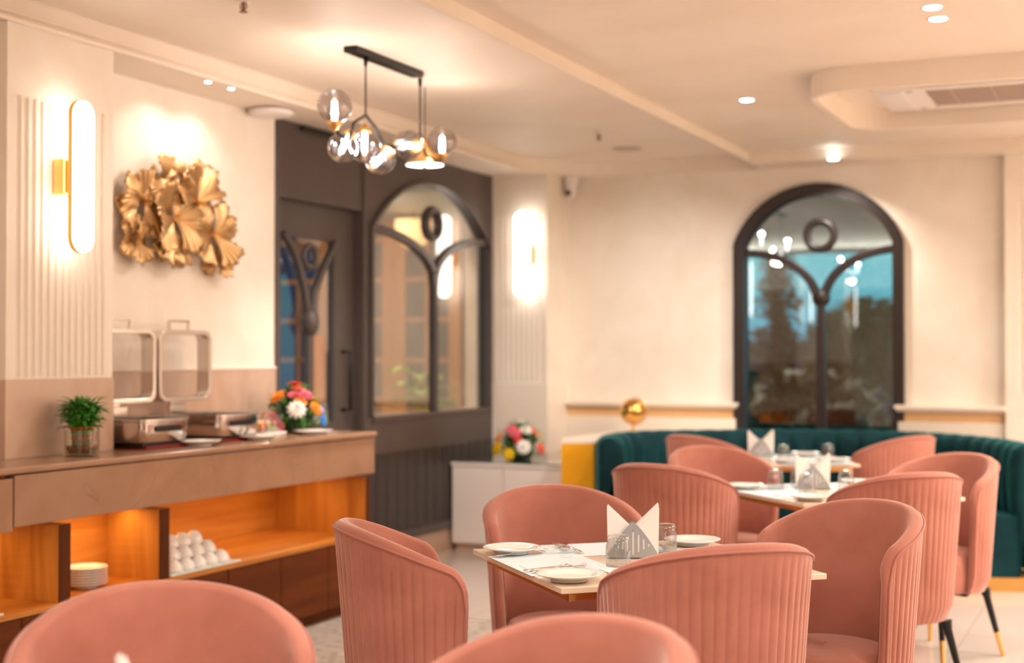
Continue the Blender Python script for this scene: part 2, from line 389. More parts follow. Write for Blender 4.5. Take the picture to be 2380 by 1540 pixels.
# pillar 1 (in the counter run), pillars out of frame along the same wall, pillar 2 (far corner), pillar 3 (right)
def pillar_left(y0, y1, first=False):
    xf = -4.085
    b = BX((XW+.001, y0, 1.257), (xf, y0+.02, 2.384)); b.box((XW+.001, y1-.02, 1.257), (xf, y1, 2.384))
    b.box((XW+.001, y0, 2.384), (xf, y1, ZM-.001)); b.box((XW+.001, y0, 0), (xf, y1, 1.257))
    struct(b.build('wall_left', M_wall))
    fluted('wall_left', y0+.02, y1-.02, 1.256, 2.385, lambda a, z, d: (xf-d, a, z))
    struct(BX((XW, y0-.006, .94), (xf+.006, y1+.006, 1.253)).build('trim_3', M_tile, bevel=.002))
pillar_left(4.29, 4.92)
sconce((-4.085, 4.59, 2.08), PI/2, 'glowing oblong wall sconce on the near fluted pillar above the bamboo plant')
pillar_left(1.2, 1.83); sconce((-4.085, 1.5, 2.08), PI/2, 'glowing oblong wall sconce seen only as a reflection, middle of the left wall')
pillar_left(-1.9, -1.27); sconce((-4.085, -1.6, 2.08), PI/2, 'glowing oblong wall sconce at the near end of the left wall')
b = BX((XW+.001, 9.53, 1.146), (XW+.02, YF-.001, 2.379)); b.box((-3.983, 9.53, 1.146), (-3.963, YF-.001, 2.379)); b.box((XW+.001, 9.53, 2.379), (-3.963, YF-.001, ZM-.001)); b.box((XW+.001, 9.53, 0), (-3.963, YF-.001, 1.146))
struct(b.build('wall_far', M_wall))
fluted('wall_far', XW+.02, -3.983, 1.145, 2.38, lambda a, z, d: (a, 9.53+d, z))
struct(BX((XW, 9.522, 0), (-3.955, YF, 1.14)).build('trim_4', M_trim, bevel=.003))
sconce((-4.11, 9.53, 2.08), 0, 'glowing oblong wall sconce on the far fluted pillar beside the dark partition')
b = BX((-.84, 9.85, 1.101), (-.79, YF-.001, 2.364)); b.box((.35, 9.85, 1.101), (.4, YF-.001, 2.364)); b.box((-.84, 9.85, 2.364), (.4, YF-.001, ZM-.001)); b.box((-.84, 9.85, 0), (.4, YF-.001, 1.101))
struct(b.build('wall_far', M_wall))
fluted('wall_far', -.79, .35, 1.10, 2.365, lambda a, z, d: (a, 9.85+d, z), pitch=.045)
# niche tile upstand
struct(BX((XW, 4.92, .94), (XW+.012, 6.65, 1.275)).build('trim_5', M_tile))
struct(BX((XW, 4.92, 1.275), (XW+.016, 6.65, 1.287)).build('trim_6', M_trim))
struct(BX((XW, -3.5, .94), (XW+.012, 4.29, 1.253)).build('trim_7', M_tile))
# far wainscot: cap, cove, lower board, each side of the window
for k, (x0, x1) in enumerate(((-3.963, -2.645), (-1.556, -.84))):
    b = BX((x0, YF-.10, .985), (x1, YF, 1.012)); b.box((x0+(.012 if k else 0), YF-.075, .968), (x1-(0 if k else .012), YF, .985))
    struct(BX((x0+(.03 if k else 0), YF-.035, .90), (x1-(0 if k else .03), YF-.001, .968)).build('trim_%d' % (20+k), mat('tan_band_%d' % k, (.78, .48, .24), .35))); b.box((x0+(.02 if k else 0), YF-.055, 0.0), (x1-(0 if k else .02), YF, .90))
    struct(b.build('trim_%d' % (8+k), M_trim, bevel=.004))

# ------------------------------------------------------------------ far arched window
win = struct(empty('window_1', (0, 0, 0)))
def archpath(c, hw, sp, ri, z0, f, n=22):
    pts = [f(c-hw, z0)]
    for k in range(n+1):
        a = c-hw*math.cos(PI*k/n); pts.append(f(a, arch_z(a, c, hw, sp, ri)))
    pts.append(f(c+hw, z0)); return pts
F2 = lambda a, z: (a, YF+.035, z)
MB().bar(archpath(WCX, WHW-.035, WSP, WRI-.02, WSILL, F2), .075, .15, (0, 1, 0)).build('frame', M_frame, win, smooth=True, sharp=40, bevel=.006)
def qcurve(ax, az, bx, bz, n=12):      # horizontal at (ax, az), steep at (bx, bz)
    return [(ax+(bx-ax)*math.sin(PI/2*k/n*.92)/math.sin(PI/2*.92), az+(bz-az)*(1-math.cos(PI/2*k/n*.92))/(1-math.cos(PI/2*.92))) for k in range(n+1)]
b = MB()
for sx_ in (-1, 1):
    b.bar([F2(a, z) for a, z in qcurve(WCX+sx_*(WHW-.05), 2.08, WCX+.015+sx_*.03, 1.77)], .055, .06, (0, 1, 0))
b.bar([F2(WCX+.018, 1.76), F2(WCX+.018, 1.3), F2(WCX+.018, 1.0), F2(WCX+.018, WSILL)], [.05, .062, .066, .066], .06, (0, 1, 0))
b.build('glazing_bar', M_frame, win, smooth=True, sharp=40, bevel=.006)
MB().lathe([(.0, -.045), (.03, -.042), (.055, -.02), (.066, 0), (.055, .02), (.03, .042), (0, .045)], 24).xform(Matrix.Translation((WCX+.018, YF+.035, 1.75)) @ Matrix.Rotation(PI/2, 4, 'X')).build('boss', M_frame, win, smooth=True)
MB().lathe([(.096+.027*math.cos(2*PI*k/12), .03*math.sin(2*PI*k/12)) for k in range(12)], 36, close=True).xform(Matrix.Translation((WCX+.014, YF+.035, 2.19)) @ Matrix.Rotation(PI/2, 4, 'X')).build('ring', M_frame, win, smooth=True)
ap = archpath(WCX, WHW-.03, WSP, WRI-.02, WSILL, lambda a, z: (a, z))
MB().prism(ap, YF+.040, YF+.046, lambda a, b_, h: (a, h, b_)).build('pane', M_pane, win)

# ------------------------------------------------------------------ dark partition with door and arched internal window
ycx, yhw, ysp, yri, ysill = 8.59, .88, 2.15, .376, .953
phole = (ycx-yhw, ycx+yhw, ysill, lambda a: arch_z(a, ycx, yhw, ysp, yri))
dhole = (6.70, 7.605, .155, lambda a: 2.234)
struct(colwall('wall_left', M_dark, 6.65, 9.53, .155, ZM, [dhole, phole], lambda a, z, t: (XW-.10*t, a, z), .1))
struct(BX((XW-.10, 6.65, 0), (XW-.004, 9.53, .155)).build('baseboard_left', M_skirt))
struct(BX((XW-.004, 6.65, .155), (XW+.012, 6.69, ZM)).build('trim_10', M_dark, bevel=.003))
struct(BX((XW, 7.62, .155), (XW+.012, 7.64, ZM)).build('trim_11', M_dark, bevel=.004))
struct(BX((XW, 7.64, .155), (XW+.014, 9.53, .215)).build('trim_12', M_dark, bevel=.004))
b = MB()
for k in range(14): b.box((XW, 7.66+k*.134, .22), (XW+.006, 7.66+k*.134+.126, ysill-.22))
struct(b.build('trim_13', M_darkv, bevel=.003))
PW = lambda a, z: (XW-.02, a, z)
win2 = struct(empty('window_2', (0, 0, 0)))
MB().bar(archpath(ycx, yhw-.012, ysp, yri-.01, ysill, PW)+[PW(ycx-yhw+.012, ysill)], .03, .085, (1, 0, 0)).build('frame', M_dark, win2, smooth=True, sharp=40, bevel=.004)
struct(BX((XW-.12, ycx-yhw, ysill-.006), (XW+.004, ycx+yhw, ysill+.012)).build('trim_14', M_trim))
b = MB()
jy, jz = 8.62, 1.90
b.bar([PW(a, z) for a, z in qcurve(ycx-yhw+.03, 2.15, jy-.015, jz)], .05, .05, (1, 0, 0))
b.bar([PW(a, z) for a, z in qcurve(ycx+yhw-.03, 2.17, jy+.015, jz)], .05, .05, (1, 0, 0))
b.bar([PW(jy, jz+.02), PW(jy, 1.8), PW(jy, 1.4), PW(jy, ysill)], [.09, .045, .045, .045], .05, (1, 0, 0))
b.build('glazing_bar', M_dark, win2, smooth=True, sharp=40, bevel=.005)
MB().lathe([(.10+.022*math.cos(2*PI*k/12), .035*math.sin(2*PI*k/12)) for k in range(12)], 36, close=True).xform(Matrix.Translation((XW-.02, 8.59, 2.24)) @ Matrix.Rotation(PI/2, 4, 'Y')).build('ring', M_dark, win2, smooth=True)
MB().prism(archpath(ycx, yhw-.01, ysp, yri-.01, ysill, lambda a, z: (a, z)), -.028, -.022, lambda a, b_, h: (XW+h, a, b_)).build('pane', M_pane2, win2)
# door leaf (set back), with glass, V shaped bars, boss and pull handle
door = struct(empty('door_1', (0, 0, 0)))
XD = XW-.055
gh = (6.796, 7.374, .95, lambda a: 2.03)
o = colwall('leaf', M_dark, 6.702, 7.603, .157, 2.233, [gh], lambda a, z, t: (XD-.045*t, a, z), .045); o.parent = door
MB().box((XD-.026, 6.79, .945), (XD-.020, 7.38, 2.035)).build('pane', M_pane2, door)
PD = lambda a, z: (XD+.012, a, z)
b = MB(); by, bz = 7.076, 1.562
b.bar([PD(6.80, 2.04), PD(6.88, 1.98), PD(6.96, 1.87), PD(7.02, 1.74), PD(by-.01, bz)], .04, .04, (1, 0, 0))
b.bar([PD(7.375, 2.03), PD(7.30, 1.95), PD(7.21, 1.84), PD(7.13, 1.72), PD(by+.01, bz)], .04, .04, (1, 0, 0))
b.bar([PD(by, bz), PD(by, 1.2), PD(by, .95)], [.045, .05, .05], .04, (1, 0, 0))
b.build('glazing_bar', M_dark, door, smooth=True, sharp=40, bevel=.005)
MB().lathe([(0, -.095), (.03, -.08), (.05, -.04), (.055, 0), (.045, .04), (.02, .08), (0, .09)], 20, (XD+.02, by, bz-.01)).build('boss', M_dark, door, smooth=True)
MB().lathe([(.065+.018*math.cos(2*PI*k/12), .02*math.sin(2*PI*k/12)) for k in range(12)], 30, close=True).xform(Matrix.Translation((XD+.005, 7.09, 1.925)) @ Matrix.Rotation(PI/2, 4, 'Y')).build('ring', M_dark, door, smooth=True)
MB().tube([(XD, 7.47, 1.37), (XD+.06, 7.47, 1.37), (XD+.06, 7.47, 1.02), (XD, 7.47, 1.02)], .011, 8).build('door_handle', M_black, door, smooth=True, sharp=60)

# ------------------------------------------------------------------ room behind the partition
struct(BX((-11, 6.0, -.1), (XW-.1, 14, -.0)).build('floor', M_floor))
struct(BX((-11, 5.0, 2.9), (XW-.1, 14, 3.0)).build('ceiling', M_ceil))
struct(BX((-6.08, 12.5, 0), (XW-.1, 12.7, 2.9)).build('wall_far', M_wall))
struct(BX((XW-.3, YF, 0), (XW-.1, 12.5, 2.9)).build('wall_right', M_wall))
struct(BX((-11, 12.9, 0), (-6.0, 13.0, 2.9)).build('wall_far', mat('backroom_wall', (.10, .09, .10), .6)))
struct(BX((-11.1, 5.0, 0), (-11.0, 13, 2.9)).build('wall_left', M_wall))
point('back_room_fill', (-6.4, 10.2, 2.5), 170, (1, .82, .6), .12)  # both back room lights are added fill, without a fixture
area('back_room_fill_area', (-6.3, 11.6, 2.85), (0, 0, 0), .6, .6, 150, (1, .80, .58))
def lattice(x0, x1, label, dark):
    t = thing('lattice_screen', ((x0+x1)/2, 12.45, 0), 0, label, 'screen', 'wooden lattice doors seen through the partition glass')
    hw = (x1-x0)/2-.002
    b = BX((-hw, -.03, 0), (-hw+.13, .03, 2.85)); b.box((hw-.13, -.03, 0), (hw, .03, 2.85)); b.box((-hw, -.03, 2.7), (hw, .03, 2.85)); b.box((-hw, -.03, 0), (hw, .03, .5))
    b.build('frame', M_lat, t, bevel=.006)
    g = MB()
    for k in range(1, 6): g.box((-hw+.12, -.02, .5+k*.40-.02), (hw-.12, .02, .5+k*.40+.02))
    g.box((-.018, -.02, .5), (.018, .02, 2.7)); g.build('lattice_bars', M_lat, t)
    BX((-hw+.1, -.004, .45), (hw-.1, .004, 2.75)).build('pane', dark, t); return t
M_gg = mat('grey_glass', (.13, .11, .10), 0.2); M_bg = mat('blue_glass', (.02, .06, .20), 0.2); M_dg = mat('dark_glass', (.03, .03, .03), 0.2)
lattice(-6.82, -6.08, 'wooden lattice screen with grey panes right of the window mullion', M_gg)
lattice(-7.56, -6.82, 'wooden lattice screen with grey panes behind the left pane of the arched window', M_gg)
lattice(-8.30, -7.56, 'wooden lattice screen with dark blue panes behind the door glass', M_bg)
lattice(-9.04, -8.30, 'wooden lattice screen with dark panes behind the left side of the door glass', M_dg)
tag(BX((-7.62, 12.2, 0), (-7.52, 12.28, 1.55)).build('orange_banner', mat('orange_cloth', (.8, .25, .02), .6), bevel=.01), 'narrow orange floor banner standing behind the door glass', 'banner')
t = thing('basket_lamp', (-6.08, 11.45, 2.45), 0, 'warm glowing basket pendant lamp seen through the arched partition window', 'lamp')
MB().lathe([(.17, .13), (.165, .02), (.12, -.08), (.05, -.13), (0, -.135)], 24).build('shade', M_lampw, t, smooth=True)
MB().tube([(0, 0, .12), (0, 0, .45)], .006, 6).build('cord', M_black, t)
# leafy plant and a white chair back in that room
def leaf(b, base, tip, w, bend=.15, n=6, nrm=Vector((0, 0, 1))):
    base = Vector(base); tip = Vector(tip); d = tip-base; L = d.length; t = d.normalized()
    sd = t.cross(nrm)
    if sd.length < .1: sd = t.cross(Vector((1, 0, 0)))
    sd.normalize(); up = sd.cross(t).normalized(); rows = []
    for k in range(n+1):
        q = k/n; c = base+d*q+up*(math.sin(PI*q)*bend*L); ww = w*math.sin(PI*min(1, q*.92+.06))**.8*.5
        rows.append([c-sd*ww+up*ww*.25, c, c+sd*ww+up*ww*.25])
    b.grid(rows)
t = thing('potted_plant', (-5.62, 10.75, .0), 0, 'bright green broad leaved plant in a pot behind the arched partition window', 'plant')
MB().lathe([(0, 0), (.15, 0), (.19, .35), (.18, .36), (.15, .35)], 24).build('pot', M_plast, t, smooth=True, sharp=50)
b = MB(); st = MB()
for k in range(16):
    a = k*2.4; r = .12+.13*random.random(); z = .85+.4*random.random(); p = (r*math.cos(a)*.5, r*math.sin(a)*.5, z)
    st.tube([(0, 0, .3), (p[0]*.5, p[1]*.5, z*.7), p], .006, 5); leaf(b, p, (p[0]+.25*math.cos(a), p[1]+.25*math.sin(a), z+.06*random.random()-.02), .15, .2)
b.build('leaves', mat('pale_leaf', (.30, .42, .08), .5), t, smooth=True, thick=.002); st.build('stem', M_stalk, t, smooth=True)
t = thing('white_armchair', (-5.35, 8.75, 0), .4, 'white rounded armchair behind the left pane of the partition window', 'chair')
MB().lathe([(0, .40), (.24, .40), (.25, .45), (.22, .49), (0, .50)], 24).build('seat', M_white, t, smooth=True)
rows = []
for k in range(21):
    a = math.radians(-100+10*k)
    zt = 1.03-.14*abs(k-10)/10
    rows.append([(.27*math.sin(a), -.27*math.cos(a), .42), (.30*math.sin(a), -.30*math.cos(a), zt-.03), (.285*math.sin(a), -.285*math.cos(a), zt), (.25*math.sin(a), -.25*math.cos(a), zt-.04), (.24*math.sin(a), -.24*math.cos(a), .42)])
MB().grid(rows).build('backrest', M_white, t, smooth=True)
for sx_ in (-1, 1):
    for sy_ in (-1, 1): MB().tube([(sx_*.15, sy_*.15, .42), (sx_*.2, sy_*.2, 0)], [.016, .01], 8).build('leg', M_gold, t, smooth=True)

# ------------------------------------------------------------------ outside the arched window
struct(BX((-30, 10.3, -.6), (20, 60, -.5)).build('floor', mat('outside_paving', (.08, .08, .09), .6)))
struct(BX((-12, YF+.16, 2.66), (6, 18.4, 2.86)).build('ceiling', mat('canopy_soffit', (.42, .46, .45), .6)))
def tree(loc, h, r, seed, label, m, kind, group='trees outside the arched window'):
    rnd = random.Random(seed); t = thing('garden_tree', loc, 0, label, 'tree', group)
    MB().tube([(0, 0, 0), (.05, 0, h*.4), (0, .04, h*.9)], [.12, .09, .03], 8).build('trunk', mat('bark', (.07, .04, .03), .8), t, smooth=True)
    b = MB()
    N = 620 if kind == 'tiers' else 1400
    for k in range(N):
        if kind == 'tiers':
            z = h*(.12+.88*rnd.random()); tier = (z/h*6) % 1; rr = r*(1.05-z/h)*(.35+.65*tier)
            a = rnd.random()*2*PI; q = rr*math.sqrt(rnd.random()); p = Vector((q*math.cos(a), q*math.sin(a), z))
        else:
            a = rnd.random()*2*PI; u = rnd.uniform(-1, 1); q = rnd.random()**.33; s = math.sqrt(1-u*u)
            p = Vector((r*q*s*math.cos(a), r*q*s*math.sin(a), h*.7+r*.8*q*u))
        d = Vector((rnd.uniform(-1, 1), rnd.uniform(-1, 1), rnd.uniform(-.6, .5))).normalized()*.30
        leaf(b, p, p+d, .15, .1, 2)
    b.build('foliage', m, t); return t
M_t1 = mat('dusk_leaf_brown', (.13, .085, .06), .6); M_t2 = mat('dusk_leaf_olive', (.22, .24, .07), .6); M_t3 = mat('dusk_leaf_green', (.10, .16, .05), .6)
tree((-4.75, 19.9, -.5), 3.25, 1.05, 1, 'tall dark tiered conifer outside the left half of the arched window', M_t1, 'tiers')
tree((-4.1, 23.2, -.5), 2.85, .95, 2, 'round olive leaved tree outside the right half of the arched window', M_t2, 'ball')
tree((-3.35, 15.5, -.5), 1.6, .65, 3, 'low light green bush outside the right half of the arched window', M_t2, 'ball')
tree((-2.75, 14.2, -.5), 1.35, .45, 4, 'small dark green bush at the right foot of the arched window', M_t3, 'ball')
tree((-4.9, 15.6, -.5), 1.3, .6, 5, 'low green bush just left of the window mullion', M_t3, 'ball')
t = thing('garden_building', (-4.6, 30, -.5), 0, 'dark blue grey building behind the trees outside the arched window', 'building')
BX((-5, 0, 0), (5.5, 3, 2.0)).build('wall', mat('dusk_wall', (.14, .12, .13), .8), t)
BX((-5.3, -.3, 2.0), (5.8, 3.2, 2.15)).build('roof', mat('dusk_roof', (.05, .06, .08), .8), t)
for k in range(6): BX((-4.4+k*1.6, -.04, .9), (-3.5+k*1.6, .02, 1.7)).build('window', mat('dusk_pane', (.02, .10, .22), .1), t)
area('garden_fill', (-4, 17.5, 2.62), (-.6, 0, 0), 3, 1.5, 260, (1.0, .85, .7))  # added warm fill for the trees, no lamp stands there

#CONTENT
# ------------------------------------------------------------------ buffet: worktop
XC = -3.78
def noseprof(y0, y1): pass
t = thing('buffet_worktop', (-4.1, 3.0, .94), 0, 'long taupe marble buffet worktop with a deep stone apron along the left wall', 'worktop')
W = lambda a, b: ((a[0]+4.1, a[1]-3.0, a[2]-.94), (b[0]+4.1, b[1]-3.0, b[2]-.94))
wp = [(-4.383, -.5), (XC+.012, -.5), (XC+.012, 6.69), (-4.383, 6.69), (-4.383, 4.93), (-4.076, 4.93), (-4.076, 4.28), (-4.383, 4.28), (-4.383, 1.84), (-4.076, 1.84), (-4.076, 1.19), (-4.383, 1.19)]
MB().prism([(x+4.1, y-3.0) for x, y in wp], -.025, 0).build('stone_top', M_marble, t, bevel=.008, seg=3)
BX(*W((XC-.03, 4.02, .72), (XC, 6.68, .910))).build('apron', M_marble, t, bevel=.003)
BX(*W((XC-.034, -.5, .705), (XC-.004, 4.016, .900))).build('apron', M_marble, t, bevel=.003)
BX(*W((-4.38, 6.66, .72), (XC-.03, 6.68, .915))).build('apron_return', M_marble, t)
BX(*W((-4.07, -.5, .715), (XC-.04, 6.65, .722))).build('soffit_panel', M_woodh, t)
BX(*W((-4.38, 4.94, .715), (-4.071, 6.65, .722))).build('soffit_panel', M_woodh, t)
# shelving beneath
t = thing('buffet_base_cabinet', (-4.1, 3.0, 0), 0, 'orange teak buffet base with lit open bays above dark cupboard doors', 'cabinet')
W = lambda a, b: ((a[0]+4.1, a[1]-3.0, a[2]), (b[0]+4.1, b[1]-3.0, b[2]))
BX(*W((-4.385, -.5, .385), (XC, 6.64, .405))).build('shelf', M_woodh, t, bevel=.002)
BX(*W((-4.385, -.5, .0), (XC-.05, 6.60, .06))).build('plinth', M_wooddk, t)
BX(*W((-4.38, -.5, .06), (XC-.022, 6.63, .385))).build('carcass', M_wooddk, t)
ys = [6.64-.43*k for k in range(17)]
for k in range(16): BX(*W((XC-.022, ys[k+1]+.003, .062), (XC-.001, ys[k]-.003, .382))).build('door', M_wooddoor, t, bevel=.0015)
for (y0, y1, bx) in ((-.5, 4.26, -4.385), (4.325, 4.87, -4.085), (4.93, 6.60, -4.385)):
    BX(*W((bx, y0, .405), (bx+.018, y1, .715))).build('back_panel', M_woodh, t)
def divider(y0, y1, bx, tp):
    b = MB(); x1 = XC-.012
    N = 8
    for k in range(N):
        za, zb = .405+.298*k/N, .405+.298*(k+1)/N
        fa, fb = tp*(1-(k/N))**1.5, tp*(1-((k+1)/N))**1.5
        o = [(bx, y0, za), (x1, y0+fa, za), (x1, y1, za), (bx, y1, za), (bx, y0, zb), (x1, y0+fb, zb), (x1, y1, zb), (bx, y1, zb)]
        b.add([W(p, p)[0] for p in o], [(0, 1, 5, 4), (2, 3, 7, 6), (1, 2, 6, 5), (3, 0, 4, 7)]+([(0, 3, 2, 1)] if k == 0 else [])+([(4, 5, 6, 7)] if k == N-1 else []))
    b.build('divider', M_woodv, t)
    BX(*W((x1, y0+.003, .405), (x1+.006, y1, .703))).build('edge_strip', M_wooddk, t)
divider(4.262, 4.325, -4.37, .02); divider(4.866, 4.932, -4.37, .02); divider(6.60, 6.638, -4.37, .01); divider(3.30, 3.36, -4.37, .02)
BX(*W((-4.385, 6.60, 0), (XC-.03, 6.64, .40))).build('side_panel', M_wooddk, t)

# crockery under the counter
def plate_mb(R=.088, h=.018):
    k = R/.088
    return MB().lathe([(0, .004), (.048*k, .004), (.056*k, .006), (.078*k, h*.8), (.088*k, h), (.0885*k, h+.0015), (.087*k, h+.003), (.076*k, h*.8+.004), (.058*k, .010), (.050*k, .0085), (0, .008)], 48)
def foot_mb(R=.05): return MB().lathe([(R, 0), (R+.001, .004), (R-.004, .006), (R-.005, .001)], 32, close=True)
pl0 = None
def plate(loc, label, group=None, R=.088, name='dinner_plate'):
    global pl0
    if pl0 is None:
        pl0 = thing(name, loc, 0, label, 'plate', group); plate_mb().build('dish', M_white, pl0, smooth=True, sharp=60); foot_mb().build('foot_ring', M_white, pl0, smooth=True)
        return pl0
    o = dup(pl0, loc, 0, label, group); o.scale = (R/.088,)*3
    if not group and 'group' in o: del o['group']
    return o
PT = [(-1.355, 3.96), (-1.25, 6.29), (-1.814, 8.168), (-1.157, 1.543)]
ANG = [math.radians(42.5), math.radians(43.5), YAW, math.radians(42.5)]
# ------------------------------------------------------------------ dining tables
def dining_table(i, label, hx=.39, hy=.39):
    t = thing('dining_table', (*PT[i], 0), ANG[i], label, 'table', 'square stone topped dining tables')
    BX((-hx, -hy, .734), (hx, hy, .75)).build('tabletop', M_ttop, t, bevel=.002)
    f = MB(); q = .035
    f.box((-hx+q, -hy+q, .708), (hx-q, -hy+q+.02, .734)); f.box((-hx+q, hy-q-.02, .708), (hx-q, hy-q, .734)); f.box((-hx+q, -hy+q, .708), (-hx+q+.02, hy-q, .734)); f.box((hx-q-.02, -hy+q, .708), (hx-q, hy-q, .734))
    f.build('frame', M_gold, t, bevel=.001)
    MB().tube([(0, 0, .02), (0, 0, .734)], .035, 20).build('pedestal', M_gold, t, smooth=True, sharp=50)
    MB().lathe([(0, 0), (.22, 0), (.225, .008), (.20, .02), (.05, .028), (0, .028)], 40).build('base', M_gold, t, smooth=True, sharp=50)
    return t
dining_table(0, 'square stone topped table in sharp focus with the grey napkin holder at its centre')
dining_table(1, 'square stone topped table in the middle distance, between four pink chairs')
dining_table(2, 'stone topped table farthest back, in front of the green banquette', .25, .37)
dining_table(3, 'stone topped table nearest the camera, mostly below the frame')
def loc_of(i, a, b, z):
    c, s = math.cos(ANG[i]), math.sin(ANG[i]); return (PT[i][0]+a*c-b*s, PT[i][1]+a*s+b*c, z)
TN = ['the sharply focused table', 'the middle table', 'the farthest table', 'the nearest table']
MATP = {}
def placemat(i, k, label):
    lo = loc_of(i, *{0: (-.262, .02), 1: (-.02, .262), 2: (.262, -.02), 3: (.02, -.262)}[k], .7503+.0006*k)
    rz = ANG[i]+{0: PI/2, 1: 0, 2: PI/2, 3: 0}[k]
    t = thing('placemat', lo, rz, label, 'placemat', 'pale blue paper placemats')
    BX((-.20, -.135, 0), (.20, .135, .0005)).build('sheet', M_mat, t)
    b = MB()
    for q in range(9): b.box((-.17+.018*q, .105, .0005), (-.158+.018*q, .109, .0008))
    b.build('printed_text', M_ink, t); b = MB()
    b.tube([(.12+.02*math.cos(a*PI/8), -.085+.02*math.sin(a*PI/8), .0006) for a in range(16)], .0012, 4, closed=True)
    b.build('printed_emblem', M_ink, t)
    if k == 0 and i == 0: MATP[0] = t
    return t
SIDE = ['left front', 'back left', 'back right', 'right front']
for i in range(3):
    for k in range(4):
        if i == 2 and k in (0, 2): continue
        placemat(i, k, 'pale blue paper placemat on the %s edge of %s' % (SIDE[k], TN[i]))
CORN = {0: (-.31, .25), 1: (.29, .25), 2: (.31, -.27), 3: (-.33, -.29)}
CN = ['left', 'back', 'right', 'front']
for i in range(3):
    for k in range(4):
        if i == 2 and k in (0,): continue
        a, b_ = CORN[k]
        if i == 0 and k == 2: a, b_ = (.25, -.3)
        if i == 1 and k == 3: a, b_ = (-.30, -.29)
        if i == 2: a, b_ = {1: (.08, .27), 2: (.15, -.2), 3: (-.14, -.27)}[k]
        plate(loc_of(i, a, b_, .7525), 'white dinner plate at the %s corner of %s' % (CN[k], TN[i]))
# cutlery
def cutlery(kind, loc, rz, label, tilt=0):
    t = thing(kind, loc, rz, label, kind, 'steel cutlery')
    def strip(pts, z, th=.0016):   # pts (x, halfwidth); along +x
        b = MB(); rows = []
        for (x, hw, zz) in pts: rows.append([(x, -hw, zz), (x, 0, zz+th*.6), (x, hw, zz)])
        b.grid(rows); return b
    hnd = [(0, .007, .004), (.02, .0085, .004), (.06, .0055, .006), (.10, .0032, .011), (.125, .0032, .013)]
    if kind == 'knife':
        strip([(0, .006, .003), (.03, .008, .004), (.09, .006, .005), (.10, .005, .005)], 0).build('handle', M_silver, t, smooth=True, thick=.003)
        strip([(.10, .005, .005), (.12, .009, .004), (.17, .009, .003), (.20, .003, .002)], 0).build('blade', M_silver, t, smooth=True, thick=.0012)
    elif kind == 'fork':
        strip(hnd, 0).build('handle', M_silver, t, smooth=True, thick=.002)
        b = strip([(.125, .0035, .013), (.138, .010, .009), (.150, .0115, .006)], 0)
        for q in range(4):
            y = -.0095+q*.0063; b.tube([(.149, y, .006), (.165, y, .003), (.180, y, .004), (.190, y, .009)], [.0018, .0016, .0013, .0008], 6)
        b.build('tines', M_silver, t, smooth=True, thick=.0012)
    else:
        strip(hnd, 0).build('handle', M_silver, t, smooth=True, thick=.002)
        rows = []
        for q in range(11):
            u = q/10; x = .122+.055*u; hw = .0185*math.sqrt(max(0.0, 1-(2*u-1)**2)*.96+.04)*(1.12-.24*u)
            rows.append([(x, hw*(-1+2*j/6), .012-.009*math.sin(PI*u)*(1-((j-3)/3)**2)-.004*math.sin(PI*u)) for j in range(7)])
        MB().grid(rows).build('bowl', M_silver, t, smooth=True, thick=.0012)
    if tilt: t.rotation_euler[0] = tilt
    return t
def cut_at(i, kind, a0, b0, a1, b1, label, z=.7535):
    p = loc_of(i, a0, b0, z); q = loc_of(i, a1, b1, z); return cutlery(kind, p, math.atan2(q[1]-p[1], q[0]-p[0]), label)
cut_at(0, 'fork', -.386, .176, -.17, .246, 'steel fork lying in front of the left plate on the sharply focused table')
cut_at(0, 'spoon', -.10, .345, -.165, .19, 'steel spoon with its dark bowl toward the camera on the sharply focused table', .758)
cut_at(0, 'fork', -.115, .165, -.13, .36, 'steel fork crossing the spoon behind the left plate', .7535)
cut_at(0, 'knife', -.395, -.115, -.16, -.06, 'steel knife, the farther of two handles left of the front plate')
cut_at(0, 'fork', -.385, -.145, -.17, -.075, 'steel fork, the nearer of two handles left of the front plate')
cut_at(0, 'fork', .12, .30, .16, .13, 'steel fork beside the back plate of the sharply focused table')
cut_at(1, 'knife', -.33, .20, -.13, .235, 'steel knife in front of the left plate on the middle table')
cut_at(1, 'fork', -.31, .16, -.12, .20, 'steel fork in front of the left plate on the middle table')
cut_at(1, 'knife', -.37, -.12, -.18, -.10, 'steel knife left of the front plate on the middle table')
cut_at(1, 'spoon', -.355, -.16, -.19, -.14, 'steel spoon left of the front plate on the middle table')
cut_at(1, 'fork', .17, .12, .31, .05, 'steel fork on the right side of the middle table')
cut_at(2, 'fork', -.06, -.30, .12, -.30, 'steel fork at the near edge of the farthest table')
cut_at(2, 'knife', -.05, -.33, .15, -.335, 'steel knife at the near edge of the farthest table')
